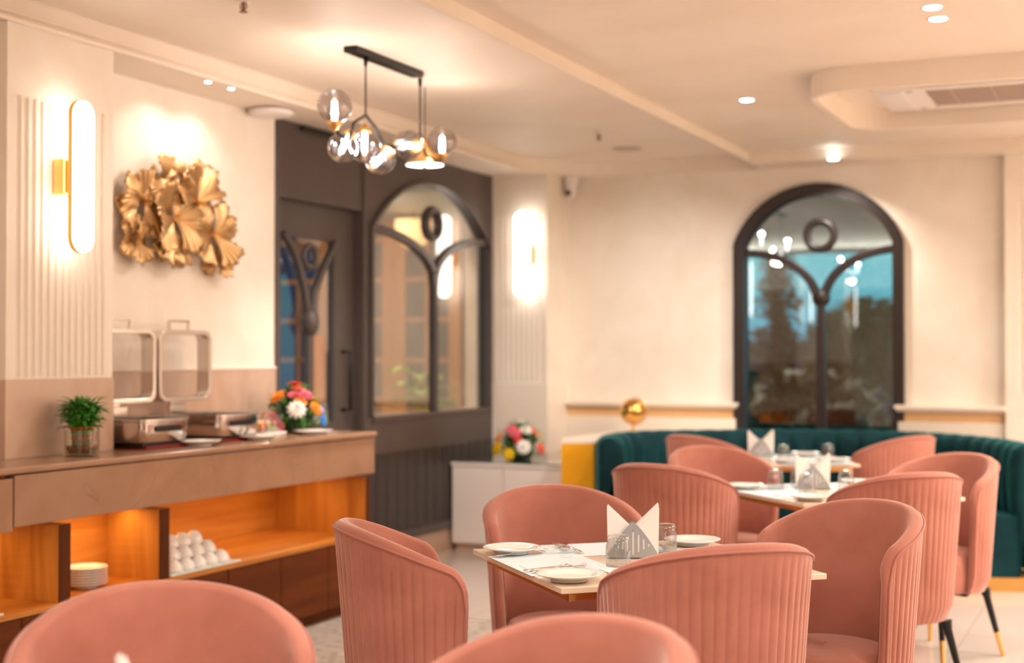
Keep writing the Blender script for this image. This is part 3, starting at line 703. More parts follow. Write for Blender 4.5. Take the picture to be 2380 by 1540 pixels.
# tumblers, upside down
def tumbler_mb():
    out = [(.0355, 0), (.0362, .010), (.0360, .045), (.0350, .058), (.0325, .064), (.0328, .068), (.0318, .080), (.027, .0875), (.018, .0885), (0, .0860)]
    inn = [(0, .066), (.018, .066), (.027, .063), (.0315, .056), (.0335, .045), (.0338, .010), (.0340, .0006)]
    return MB().lathe(out+inn, 40, close=False) if False else MB().lathe([(.0355, 0)]+out[1:]+inn, 40)
g0 = None
def tumbler(i, a, b_, label):
    global g0
    l = loc_of(i, a, b_, .7520)
    if g0 is None:
        g0 = thing('glass_tumbler', l, 0, label, 'glass', 'upturned glass tumblers')
        out = [(.0355, 0), (.0362, .010), (.0360, .045), (.0350, .058), (.0325, .064), (.0328, .068), (.0318, .080), (.027, .0875), (.018, .0885), (.0, .0860)]
        inn = [(.0, .079), (.018, .079), (.026, .076), (.0302, .069), (.0308, .062), (.0325, .056), (.0338, .045), (.0342, .010), (.0344, .0)]
        MB().lathe(out+inn+[(.0355, 0)], 40, close=False).build('glass_body', M_tumbler, g0, smooth=True)
    else: dup(g0, l, 0, label)
tumbler(0, -.105, -.09, 'upturned glass tumbler in front of the napkin holder on the sharply focused table')
tumbler(0, .135, .115, 'upturned glass tumbler right behind the napkins on the sharply focused table')
tumbler(1, -.19, .18, 'upturned glass tumbler left of the napkin holder on the middle table')
tumbler(1, -.175, -.055, 'upturned glass tumbler in front of the napkin holder on the middle table')
tumbler(1, .075, .025, 'upturned glass tumbler right of the napkin holder, half hidden by a chair, middle table')
tumbler(1, -.02, .27, 'upturned glass tumbler behind the napkin holder on the middle table')
tumbler(2, .15, -.02, 'upturned glass tumbler on the right half of the farthest table')
tumbler(2, -.12, -.10, 'upturned glass tumbler on the left half of the farthest table')
# napkin holder
def holder(l, rz, label, first=[None]):
    if first[0] is not None: return dup(first[0], l, rz, label)
    t = thing('napkin_holder', l, rz, label, 'napkin holder', 'grey metal napkin holders')
    hw, H = .078, .100
    def top(x):
        q = abs(x)/hw; return H*(1-q**1.35)*1.0+.004
    slots = {-.060: (.0, .0)}
    sl = [(-.046, .034, .040), (-.031, .026, .050), (-.016, .018, .062), (0, .010, .082), (.016, .018, .068), (.031, .026, .056), (.046, .034, .042)]
    sl = [(x, a, bb) for (x, a, bb) in sl]
    b = MB(); hwid = .0026
    cuts = [-hw+2*hw*k/44 for k in range(45)]
    for (x, a, bb) in sl: cuts += [x-hwid, x+hwid]
    cuts = sorted(set(round(c, 5) for c in cuts))
    for (y0, y1) in ((-.022, -.0205), (.0205, .022)):
        for k in range(len(cuts)-1):
            x0, x1 = cuts[k], cuts[k+1]; m = (x0+x1)/2
            s = [q for q in sl if abs(m-q[0]) < hwid]
            segs = [(0, 0, top(x0), top(x1))] if not s else [(0, 0, s[0][1], s[0][1]), (s[0][2], s[0][2], top(x0), top(x1))]
            for (a0, a1, c0, c1) in segs:
                b.add([(x0, y0, a0), (x1, y0, a1), (x1, y0, c1), (x0, y0, c0), (x0, y1, a0), (x1, y1, a1), (x1, y1, c1), (x0, y1, c0)], [(0, 1, 2, 3), (7, 6, 5, 4), (0, 4, 5, 1), (3, 2, 6, 7), (0, 3, 7, 4), (1, 5, 6, 2)])
    b.box((-hw, -.022, 0), (hw, .022, .0015)); b.build('holder_body', M_satin, t)
    first[0] = t; return t
def napkins(l, rz, who, first=[None]):
    specs = [(-1, -.0095, .154), (-1, -.002, .149), (1, .0055, .158), (1, .0125, .152), (1, -.0170, .149)]
    if first[0] is None:
        protos = []
        for (sg, y, H) in specs:
            t = thing('paper_napkin', (0, 0, 0), 0, 'x', 'napkin', 'folded white paper napkins')
            poly = [(sg*.074, .002), (sg*.075, H), (sg*.0735, H+.001), (-sg*.045, .045), (-sg*.066, .006)]
            MB().prism(poly, y, y+.0030, lambda a, b_, h: (a, h, b_)).build('fold', M_paper, t, bevel=.0006)
            poly = [(sg*.074, .002), (sg*.077, H-.002), (sg*.068, H-.014), (-sg*.03, .05), (-sg*.05, .004)]
            MB().prism(poly, y-.0032, y-.0004, lambda a, b_, h: (a, h, b_)).build('fold', M_paper, t, bevel=.0006)
            protos.append(t)
        first[0] = protos
        new = protos
    else: new = [copy_tree(p) for p in first[0]]
    lab = ['left pointing folded white napkin, front one, in the holder on ', 'left pointing folded white napkin, rear one, in the holder on ', 'right pointing folded white napkin, middle one, in the holder on ', 'right pointing folded white napkin, rearmost, in the holder on ', 'right pointing folded white napkin, foremost, in the holder on ']
    for o, s in zip(new, lab): o.location = l; o.rotation_euler = (0, 0, rz); o['label'] = s+who
HR = YAW-.05
for i, (a, b_, rz) in enumerate([(.004, .058, HR), (-.02, .15, HR-.03), (0, 0, 0), (0, 0, 0)]):
    if i == 0 or i == 1: l = loc_of(i, a, b_, .7522)
    elif i == 2: l = (-2.082, 8.29, .7522); rz = HR
    else: l = (-1.322, 1.669, .7522); rz = HR-.85
    holder(l, rz, 'grey metal napkin holder with vertical slots on '+TN[i])
    napkins((l[0], l[1], l[2]+.0016), rz, TN[i])

# ------------------------------------------------------------------ chairs
def make_chair():
    t = thing('tub_chair', (0, 0, 0), 0, 'pink', 'chair', 'pink velvet tub chairs')
    RIB, PER = 32, 6; N = RIB*PER; Mr = 12; EXT = .055
    z0 = .30; ZTOP = .880
    def plan(tt, s, off=0.0):
        a = .238+.042*s; bb = .222+.048*s
        L = PI/2*(a+bb)/2; tot = L+EXT; q = abs(tt)*tot; sg = 1 if tt >= 0 else -1
        a -= off; bb -= off
        if q <= L:
            ph = q/L*PI/2; x, y = a*math.sin(ph), -bb*math.cos(ph); nx, ny = math.sin(ph)/a, -math.cos(ph)/bb
            l = math.hypot(nx, ny); return sg*x, y, sg*nx/l, ny/l
        return sg*a, (q-L)*(0.75+.25*s), sg*1.0, 0.0
    CR = .10
    def ztop(tt):
        x, y, _, _ = plan(tt, 1); z = ZTOP-.105*((y+.27)/.30)**1.15 if y > -.27 else ZTOP
        q = max(0, (abs(tt)-(1-CR))/CR); return z-.075*(1-math.sqrt(max(0, 1-q*q)))
    O = []; I = []; 
    for i in range(N+1):
        tt = -1+2*i/N; zt = ztop(tt); fr = (i % PER)/PER
        rib = -.0045*(1-abs(math.sin(PI*fr))**.55)
        if i < PER or i > N-PER: rib = 0
        oc = []; ic = []
        for j in range(Mr+1):
            s = j/Mr; s = s**.9; z = z0+s*(zt-z0)
            x, y, nx, ny = plan(tt, (z-z0)/(ZTOP-z0))
            rb = rib*min(1, (1-j/Mr)*9) * (1 if j > 0 else 0)
            bt = -.022*(1-min(1, (z-z0)/.045))**2
            oc.append(Vector((x+nx*(rb+bt), y+ny*(rb+bt), z)))
            T = .046-.010*max(0, abs(tt)-.6)/.4
            zi = max(z, .40); x2, y2, _, _ = plan(tt, (z-z0)/(ZTOP-z0), T)
            ic.append(Vector((x2, y2-(.012 if abs(tt) > .999 else 0), z+(.006 if j == Mr else 0))))
        O.append(oc); I.append(ic)
    b = MB(); b.grid(O); b.grid(I)
    loop = [(0, j) for j in range(Mr+1)]+[(i, Mr) for i in range(1, N)]+[(N, j) for j in range(Mr, -1, -1)]
    rim = []; pipe = []
    for (i, j) in loop:
        tt = -1+2*i/N; q = min(1, max(0, (abs(tt)-(1-CR))/CR)); be = math.asin(q) if 0 < i < N else PI/2
        D = Vector((0, math.sin(be), math.cos(be))); o_, n_ = O[i][j], I[i][j]
        rim.append([o_]+[o_.lerp(n_, (1-math.cos(PI*k/6))/2)+D*.016*math.sin(PI*k/6) for k in range(1, 6)]+[n_])
        _, _, nx, ny = plan(tt, 1); pipe.append(o_+Vector((nx, ny, 0))*.0015+D*.002)
    b.grid(rim)
    back = b.build('backrest', M_pink, t, smooth=True, sharp=62)
    MB().tube(pipe[::2] if len(pipe) % 2 else pipe[::2]+[pipe[-1]], .0036, 6).build('piping', M_pipe, back, smooth=True)
    # seat
    rows = []; K = 48
    prof = [(.94, .302), (1.0, .325), (1.02, .36), (1.02, .42), (1.0, .452), (.95, .468), (.85, .477), (.5, .484), (0.02, .486)]
    for (sc, z) in prof:
        r = []
        for k in range(K+1):
            a = 2*PI*k/K; c, s = math.cos(a), math.sin(a); e_ = .62 if s > 0 else .95
            x = .204*math.copysign(abs(c)**e_, c); y = (.235 if s > 0 else .20)*math.copysign(abs(s)**e_, s)+.02
            r.append((x*sc, (y-.02)*sc+.02, z))
        rows.append(r)
    MB().grid(rows).build('seat', M_pink, t, smooth=True, sharp=70)
    b = MB().lathe([(0, .292), (.17, .292), (.19, .304), (0, .304)], 32); b.box((-.17, -.012, .280), (.17, .012, .295)); b.box((-.012, -.16, .280), (.012, .16, .295))
    b.build('underframe', M_black, t)
    for sx_ in (-1, 1):
        for sy_ in (-1, 1):
            top = Vector((sx_*.150, sy_*.150, .300)); bot = Vector((sx_*.205, sy_*.205, 0)); mid = top.lerp(bot, .64)
            lg = MB().tube([top, top.lerp(bot, .12), mid], [.026, .0165, .0125], 12).build('leg', M_black, t, smooth=True, sharp=50)
            MB().tube([mid, bot], [.0127, .0092], 12).build('gold_tip', M_gold, lg, smooth=True, sharp=50)
    return t
A_ = 'pink tub chair '
ch0 = make_chair()
CH = [  # x, y, facing angle in degrees, label
    (-1.037, 3.534, 132, 'ribbed back to the camera, front of the sharply focused table'),
    (-1.809, 3.518, 35, 'seen from its ribbed side, left of the sharply focused table'),
    (-1.763, 4.403, 309, 'showing its smooth inside, behind the sharply focused table'),
    (-0.877, 4.338, 240, 'showing its inside and right arm, right of the sharply focused table'),
    (-0.941, 5.875, 131, 'pale lit rim, ribbed back to the camera, front of the middle table'),
    (-1.853, 5.907, 80, 'with ribbed back turned to the camera, left of the middle table'),
    (-1.861, 6.724, 315, 'showing its smooth inside, behind the middle table'),
    (-0.874, 6.682, 238, 'black gold tipped legs in view, right of the middle table'),
    (-2.295, 8.031, 62, 'farthest back on the left, beside the farthest table'),
    (-1.373, 8.419, 152, 'farthest back on the right, before the green banquette'),
    (-1.65, 2.133, 309, 'large and blurred in the bottom left corner'),
    (-0.917, 2.109, 245, 'large, pale and blurred at the bottom centre edge'),
]
for k, (x, y, a, l) in enumerate(CH):
    rz = math.radians(a-90)
    if k == 0: ch0.location = (x, y, 0); ch0.rotation_euler = (0, 0, rz); ch0['label'] = A_+l
    else: dup(ch0, (x, y, 0), rz, A_+l)

# crockery under the counter, on the counter
for k in (0, 1, 2, 4, 6, 7, 8): plate((-3.955, 4.60, .4055+.0108*(0, 1, 2, 0, 3, 0, 4, 5, 6)[k]), 'white dinner plate in the stack under the counter, %s' % ['bottom one', 'second from the bottom', 'third from the bottom', 'fourth from the bottom', 'middle one', 'fourth from the top', 'third from the top', 'second from the top', 'topmost one'][k], 'stack of plates in the middle bay', R=.092)
tag(BX((-4.06, 3.55, .405), (-3.80, 3.99, .411)).build('paper_sheet', M_paper, bevel=.001), 'white paper sheet on the shelf of the leftmost bay', 'paper')
t = thing('white_tray', (-3.92, 5.20, .405), 0, 'pale glass edged tray under the pile of white bowls in the lit bay', 'tray')
BX((-.125, -.24, 0), (.125, .27, .008)).build('tray_base', mat('tray_white', (.70, .80, .76), .2), t, bevel=.003)
bw = None
def bowl(loc, label):
    global bw
    if bw is None:
        bw = thing('white_bowl', loc, 0, label, 'bowl', 'upturned white bowls piled on the tray')
        MB().lathe([(.041, 0), (.043, .004), (.040, .022), (.030, .040), (.020, .047), (.019, .052), (.015, .052), (.014, .047), (0, .046)], 28).build('bowl_body', M_white, bw, smooth=True, sharp=70)
    else: dup(bw, loc, 0, label)
k = 0
for lay in range(3):
    for i in range(5-lay):
        for j in range(3-lay if lay else 3):
            x = -3.85-.084*(j+lay*.5); y = 5.04+.086*(i+lay*.5); 
            nm = ['front row', 'middle row', 'back row'][j] if lay < 1 else ['front', 'rear'][j]
            bowl((x, y, .4135+.046*lay), 'upturned white bowl in the %s layer, %s, place %s from the left' % (['bottom', 'middle', 'top'][lay], nm, ['one', 'two', 'three', 'four', 'five'][i]))
# bamboo plant in a glass
t = thing('lucky_bamboo', (-3.95, 4.575, .94), 0, 'small green bamboo bundle tied with red bands in a round glass on the counter', 'plant')
MB().lathe([(0, 0), (.066, 0), (.070, .006), (.070, .105), (.067, .105), (.067, .010), (0, .008)], 40).build('vase', M_vase, t, smooth=True, sharp=50)
MB().lathe([(0, .010), (.064, .010), (.064, .045), (0, .045)], 32).build('water', M_water, t, smooth=True, sharp=50)
b = MB()
for k in range(38):
    r = .038*math.sqrt((k+.5)/38); a = k*2.4; r2 = r*1.25
    b.tube([(r*math.cos(a), r*math.sin(a), .012), (r*math.cos(a), r*math.sin(a), .06), (r2*math.cos(a), r2*math.sin(a), .135+.02*random.random())], .0042, 6)
b.build('stalks', M_stalk, t, smooth=True)
b = MB()
for k in range(230):
    a = random.random()*2*PI; r = .052*math.sqrt(random.random()); z = .11+.09*random.random(); L = .045+.04*random.random()
    leaf(b, (r*math.cos(a), r*math.sin(a), z), (r*math.cos(a)+L*math.cos(a)*.8, r*math.sin(a)+L*math.sin(a)*.8, z+L*random.uniform(-.25, .75)), .021, .18, 4)
for k in range(26):
    a = random.random()*2*PI; leaf(b, (.02*math.cos(a), .02*math.sin(a), .17), (.035*math.cos(a), .035*math.sin(a), .225+.025*random.random()), .014, .1, 4)
b.build('leaves', M_green1, t, smooth=True, thick=.0006)
for z, r in ((.038, .042), (.075, .043), (.118, .047)): MB().tube([(r*math.cos(k*PI/12), r*math.sin(k*PI/12), z+.004*math.sin(k*PI/12)) for k in range(24)], .0028, 6, closed=True).build('tie', M_red, t, smooth=True)
# chafing dishes
def chafing(y, label, lidlabel, ly, lrz):
    t = thing('chafing_dish', (-4.10, y, .94), 0, label, 'chafing dish', 'steel chafing dishes on the counter')
    hx, hy = .155, .165
    BX((-.13, -.14, 0), (.15, .14, .014)).build('burner_base', mat('red_base_%d' % int(y*10), (.20, .005, .005), .35), t, bevel=.004)
    BX((-.14, -.15, .010), (.14, .15, .030)).build('stand', M_blackp, t, bevel=.006)
    b = MB(); P0 = rpath(0, 0, hx-.012, hy-.012, .035, 5); P1 = rpath(0, 0, hx, hy, .04, 5); P2 = rpath(0, 0, hx+.006, hy+.006, .042, 5); n = len(P0); P3 = rpath(0, 0, hx-.010, hy-.010, .034, 5)
    rows = [[(x, y_, z) for x, y_ in P+P[:1]] for P, z in ((P0, .030), (P1, .055), (P1, .118), (P2, .122), (P2, .130), (P1, .132), (P3, .130), (P3, .085))]
    b.grid(rows); b.prism(P3, .083, .085); b.build('water_pan', M_chrome, t, smooth=True, sharp=40)
    b = MB(); Q = [(P2, .131), (P1, .138), (P3, .142), (rpath(0, 0, hx-.06, hy-.06, .02, 5), .143)]
    b.grid([[(x, y_, z) for x, y_ in P+P[:1]] for P, z in Q]); b.build('rim_plate', M_lid, t, smooth=True, sharp=40)
    BX((hx+.002, -.09, .075), (hx+.008, .09, .100)).build('name_plate', M_blackp, t, bevel=.004)
    P = rpath(0, 0, .205, .170, .05, 6); Pi_ = rpath(0, 0, .184, .149, .038, 6); b = MB(); n = len(P)
    for i in range(n):
        j = (i+1) % n; f = lambda p, x: (x, p[0], p[1]+.36)
        A, B, D, E = P[i], P[j], Pi_[j], Pi_[i]
        b.add([f(A, 0), f(B, 0), f(B, .075), f(A, .075), f(E, 0), f(D, 0), f(D, .075), f(E, .075)], [(0, 1, 2, 3), (4, 7, 6, 5), (0, 4, 5, 1), (3, 2, 6, 7)])
    l = b.build('lid', M_chrome, t, smooth=True, sharp=50, bevel=.003); l.location = (-.20, ly-y, 0); l.rotation_euler = (0, 0, lrz); l['label'] = lidlabel
    MB().prism(Pi_, .012, .016, lambda a, b_, h: (h, a, b_+.36)).build('lid_glass', M_lid, l)
    MB().bar([(.028, -.075, .525), (.028, -.075, .575), (.028, .075, .575), (.028, .075, .525)], .012, .018, (1, 0, 0)).build('lid_handle', M_chrome, l, bevel=.002)
    b = BX((0, -.06, .13), (.03, .06, .175)); b.box((-.01, -.03, .0), (.012, .03, .19)); b.build('hinge', M_chrome, l, bevel=.003)
chafing(5.125, 'steel chafing dish next to the fluted pillar on the counter', 'tall steel framed glass lid half hidden by the fluted pillar', 5.19, -.04)
chafing(5.685, 'steel chafing dish in the middle of the counter, farther from the pillar', 'tall steel framed glass lid standing fully in view against the tiled wall', 5.63, 0)
# plates, salad and flowers on the counter
def food_plate(loc, label, cols):
    p = plate(loc, label, None, R=.10, name='serving_plate')
    return p
M_food = [mat('food_pink', (.75, .25, .22), .5), mat('food_cream', (.85, .72, .45), .5), mat('food_green', (.35, .5, .12), .5), mat('food_orange', (.85, .35, .08), .5), mat('food_brown', (.30, .14, .07), .6)]
for (x, y, lab) in ((-3.93, 5.33, 'white serving plate with steel tongs, leftmost on the counter edge'), (-3.91, 5.78, 'white serving plate with steel tongs, middle one on the counter edge'), (-3.93, 6.30, 'white serving plate with steel tongs, beside the flowers on the counter')):
    food_plate((x, y, .941), lab, None)
    tg = thing('serving_tongs', (x, y, .962), 1.0, 'steel tongs lying across the serving plate, '+lab.split(', ')[1], 'tongs', 'steel tongs on the serving plates')
    b = MB()
    for s in (-1, 1): b.bar([(-.12, 0, .004), (-.08, s*.014, .004), (.02, s*.02, .006), (.09, s*.012, .004), (.11, s*.014, .002)], .012, .0016, (0, 0, 1))
    b.build('arms', M_silver, tg)
plate((-3.93, 3.93, .941), 'white plate cut off by the left edge of the picture, on the counter', None, R=.12)
t = thing('fruit_box', (-4.13, 6.10, .94), .1, 'clear rectangular box of colourful cut fruit on the counter', 'food container')
BX((-.08, -.12, 0), (.10, .12, .020)).build('ice_tray', M_white, t, bevel=.006)
b = MB(); b.grid([[(x, y, z) for x, y in P+P[:1]] for P, z in ((rpath(0, 0, .075, .11, .02, 4), .022), (rpath(0, 0, .085, .12, .025, 4), .105))]); b.build('clear_box', M_lid, t, smooth=True, sharp=40, thick=.002)
for m in range(4):
    b = MB()
    for k in range(14):
        c = Vector((random.uniform(-.06, .06), random.uniform(-.095, .095), .035+random.uniform(0, .035)))
        s = MB().lathe([(0, -.015), (.012, -.010), (.016, 0), (.012, .010), (0, .015)], 8); s.xform(Matrix.Translation(c) @ Matrix.Rotation(random.random()*3, 4, 'X')); b.merge(s)
    b.build('cut_fruit', M_food[m], t, smooth=True)
FLC = {'red': mat('petal_red', (.80, .03, .01), .5), 'orange': mat('petal_orange', (.90, .27, .01), .5), 'yellow': mat('petal_yellow', (.95, .62, .01), .5), 'pink': mat('petal_pink', (.85, .15, .22), .5), 'white': mat('petal_white', (.88, .85, .78), .5), 'blue': mat('petal_blue', (.05, .28, .80), .5), 'coral': mat('petal_coral', (.90, .18, .10), .5), 'violet': mat('petal_violet', (.30, .32, .75), .5)}
def bloom(parent, p, d, R, col):
    b = MB(); D = Vector(d).normalized(); q = D.to_track_quat('Z', 'Y').to_matrix().to_4x4()
    for lay, (n, r0, tilt) in enumerate(((11, 1.0, .12), (9, .8, .5), (7, .55, .95), (4, .35, 1.3))):
        for k in range(n):
            a = 2*PI*k/n+lay*.3; L = R*r0
            leaf(b, (0.1*L*math.cos(a), .1*L*math.sin(a), 0), (L*math.cos(tilt)*math.cos(a), L*math.cos(tilt)*math.sin(a), L*math.sin(tilt)*.8), R*.42, .12, 4)
    b.xform(Matrix.Translation(p) @ q).build('bloom', FLC[col], parent, smooth=True, thick=.0008)
def bouquet(loc, label, R, H, flowers, rz=0):
    t = thing('flower_arrangement', loc, rz, label, 'flowers')
    MB().lathe([(0, 0), (R*.45, 0), (R*.55, H*.16), (R*.42, H*.30), (0, H*.32)], 24).build('base', M_green3, t, smooth=True)
    for nm, m, K in (('foliage', M_green2, 150), ('dark_foliage', M_green3, 150)):
        b = MB()
        for k in range(K):
            a = random.random()*2*PI; e_ = random.random()*PI*.52; q = .45+.45*random.random()
            p = Vector((R*q*math.cos(a)*math.cos(e_), R*q*math.sin(a)*math.cos(e_), H*q*math.sin(e_)+.01)); d = Vector((math.cos(a), math.sin(a), .5+math.sin(e_))).normalized()
            leaf(b, p, p+d*R*.36, R*.10, .15, 3)
        b.build(nm, m, t, smooth=True, thick=.0005)
    for (az, el, q, r, col) in flowers:      # azimuth in degrees from the camera side, elevation
        a = math.radians(az); e_ = math.radians(el)
        p = Vector((R*q*math.cos(a)*math.cos(e_), R*q*math.sin(a)*math.cos(e_), H*q*math.sin(e_)+.015))
        bloom(t, p, (math.cos(a)*math.cos(e_), math.sin(a)*math.cos(e_), math.sin(e_)), r, col)
F0 = -58   # camera azimuth as seen from the flowers
bouquet((-4.14, 6.45, .94), 'mound of red, orange, pink, white and blue flowers on the far end of the counter', .175, .235,
  [(F0, 90, 1.0, .052, 'red'), (F0-50, 50, .95, .055, 'orange'), (F0+38, 58, .92, .055, 'pink'), (F0+5, 28, .98, .055, 'white'), (F0+50, 30, .95, .045, 'orange'), (F0-45, 15, .95, .045, 'pink'), (F0-75, 18, .98, .035, 'orange'),
   (F0+62, 12, .98, .036, 'blue'), (F0+68, 28, .95, .034, 'violet'), (F0+18, 45, .90, .04, 'orange'), (F0-5, 60, .9, .035, 'pink'), (F0-28, 5, .95, .04, 'pink'), (F0+120, 40, .9, .05, 'yellow'), (F0+180, 40, .9, .05, 'red'), (F0-120, 40, .9, .05, 'white'), (F0+20, 75, .95, .04, 'coral')], 0)
bouquet((-4.03, 9.17, .626), 'low mound of yellow, white, pink and coral flowers on the white cabinet', .19, .235,
  [(F0, 85, .98, .060, 'white'), (F0+20, 55, .95, .052, 'white'), (F0+2, 18, 1.0, .058, 'white'), (F0-20, 48, .95, .055, 'pink'), (F0-45, 60, .95, .05, 'pink'), (F0-62, 14, .98, .060, 'yellow'), (F0-30, 6, 1.0, .050, 'yellow'), (F0-75, 35, .95, .045, 'orange'),
   (F0+45, 14, 1.0, .05, 'coral'), (F0+50, 52, .95, .045, 'coral'), (F0+75, 38, .98, .04, 'yellow'), (F0-10, 32, .92, .035, 'red'), (F0+130, 40, .9, .05, 'pink'), (F0+190, 40, .9, .05, 'white')], 0)

# ------------------------------------------------------------------ white cabinet, gold console, globe
t = thing('side_cabinet', (-3.98, 8.83, 0), 0, 'low white cabinet with a dark glass top in the far left corner', 'cabinet')
BX((-.40, .012, .055), (.42, .69, .585)).build('carcass', M_cab, t)
for x0, x1 in ((-.40, -.018), (-.012, .42)): BX((x0, -.006, .06), (x1, .012, .583)).build('door', M_cab, t, bevel=.002)
BX((-.39, .03, 0), (.41, .68, .055)).build('plinth', M_skirt, t)
BX((-.41, -.012, .588), (.425, .69, .612)).build('top_slab', M_cab, t, bevel=.003)
BX((-.405, -.008, .612), (.42, .69, .620)).build('glass_top', M_glasstop, t, bevel=.001)
t = thing('corner_console', (-3.3, 9.0, 0), 0, 'gold sided console with a cream top between the white cabinet and the green banquette', 'console')
cp = [(-3.415, 8.445), (-3.225, 8.53), (-3.235, 8.70), (-3.255, 8.90), (-3.16, 9.19), (-2.91, 9.44), (-2.60, 9.64), (-2.60, 9.87), (-3.545, 9.87), (-3.545, 8.80)]
cl = [(x+3.3, y-9.0) for x, y in cp]
MB().prism(cl, 0, .785).build('body', M_goldp, t)
MB().prism([(x*1.005, y*1.005) for x, y in cl], .785, .80).build('top', M_trim, t)
t = thing('gold_globe', (-3.29, 9.48, .80), 0, 'shiny gold globe on a small stand before the far wall', 'globe')
MB().lathe([(0, 0), (.045, 0), (.04, .012), (.012, .02), (.008, .07), (.0, .07)], 24).build('stand', M_gold, t, smooth=True, sharp=50)
MB().lathe([(.092*math.sin(PI*k/24), .155-.092*math.cos(PI*k/24)) for k in range(25)], 40).build('globe_ball', mat('polished_gold', (.75, .42, .12), .08, metal=1), t, smooth=True)
MB().tube([(.100*math.sin(a*PI/14), 0, .155-.100*math.cos(a*PI/14)) for a in range(15)], .004, 6).build('meridian_arc', M_gold, t, smooth=True)

# ------------------------------------------------------------------ green banquette
bp = [(-3.011, 8.238), (-3.113, 8.466), (-3.150, 8.661), (-3.140, 8.88), (-3.05, 9.10), (-2.85, 9.30), (-2.54, 9.50), (-2.068, 9.68), (-1.67, 9.74), (-1.324, 9.66), (-1.074, 9.46), (-0.898, 9.25), (-0.766, 9.02), (-0.663, 8.79), (-.61, 8.62)]
def catmull(P, n):
    P = [Vector((*p, 0)) for p in P]; P = [P[0]*2-P[1]]+P+[P[-1]*2-P[-2]]; out = []
    for i in range(1, len(P)-2):
        for k in range(n):
            t_ = k/n; a, b_, c, d = P[i-1:i+3]
            out.append(.5*((2*b_)+(c-a)*t_+(2*a-5*b_+4*c-d)*t_**2+(3*b_-a-3*c+d)*t_**3))
    out.append(P[-2]); return out
cpts = catmull(bp, 40)
L = [0]
for i in range(1, len(cpts)): L.append(L[-1]+(cpts[i]-cpts[i-1]).length)
def at(s):
    s = min(max(s, 0), L[-1]-1e-6); lo = 0
    import bisect
    i = min(len(L)-2, bisect.bisect_right(L, s)-1); q = (s-L[i])/(L[i+1]-L[i]); p = cpts[i].lerp(cpts[i+1], q); d = (cpts[min(i+3, len(cpts)-1)]-cpts[max(i-3, 0)]).normalized()
    return p, Vector((d.y, -d.x, 0))      # inward normal (towards the seats)
org = Vector((-1.9, 8.9, 0))
t = thing('green_banquette', org, 0, 'curved dark green channel tufted velvet banquette under the arched window', 'banquette')
NCH = 26; PC = 10; rows = []
for i in range(NCH*PC+1):
    s = L[-1]*i/(NCH*PC); p, nn = at(s); p = p-org; q = (i % PC)/PC
    sc = .030*abs(math.sin(PI*q))**.6
    pr = [(-.07, .08), (-.07, .78), (-.062, .815), (-.035, .838), (0, .842+sc*.15), (.035+sc*.3, .832+sc*.1), (.062+sc*.8, .80), (.072+sc, .74), (.075+sc, .60), (.07+sc*.8, .45), (.06, .40), (.05, .08)]
    rows.append([p+nn*a+Vector((0, 0, z)) for a, z in pr])
def capend(b, row, dirn):
    c = sum(row, Vector())/len(row); mid = [r.lerp(c, .12)+dirn*.022 for r in row]; mid2 = [r.lerp(c, .5)+dirn*.032 for r in row]
    return [row, mid, mid2, [c+dirn*.034]*len(row)]
p0, n0 = at(0); p1, n1 = at(L[-1])
d0 = Vector((n0.y, -n0.x, 0)); d1 = -Vector((n1.y, -n1.x, 0))
d0 = (cpts[0]-cpts[2]).normalized(); d1 = (cpts[-1]-cpts[-3]).normalized()
b = MB(); b.grid(rows); b.grid(capend(b, rows[0], d0)); b.grid(capend(b, rows[-1], d1)); b.build('backrest', M_green, t, smooth=True, sharp=75)
def band(name, a0, a1, z0, z1, m, s0=.0, s1=1., bev=.02, out=0):
    R = []
    for i in range(121):
        s = L[-1]*(s0+(s1-s0)*i/120); p, nn = at(s); p = p-org
        R.append([p+nn*a0+Vector((0, 0, z0)), p+nn*a1+Vector((0, 0, z0)), p+nn*a1+Vector((0, 0, z1-.02)), p+nn*(a1-.02)+Vector((0, 0, z1)), p+nn*a0+Vector((0, 0, z1))])
    b = MB(); b.grid([r+r[:1] for r in R]); b.add(R[0], [(0, 1, 2, 3, 4)]); b.add(R[-1], [(4, 3, 2, 1, 0)]); b.build(name, m, t, smooth=True, sharp=35)
band('seat_cushion', .05, .46, .30, .43, M_green, .01, 1.)
band('seat_base', .05, .44, .08, .30, M_green, .01, 1.)
band('plinth', -.06, .43, 0, .08, mat('gold_plinth', (.55, .28, .07), .45, metal=.3), .0, 1.)

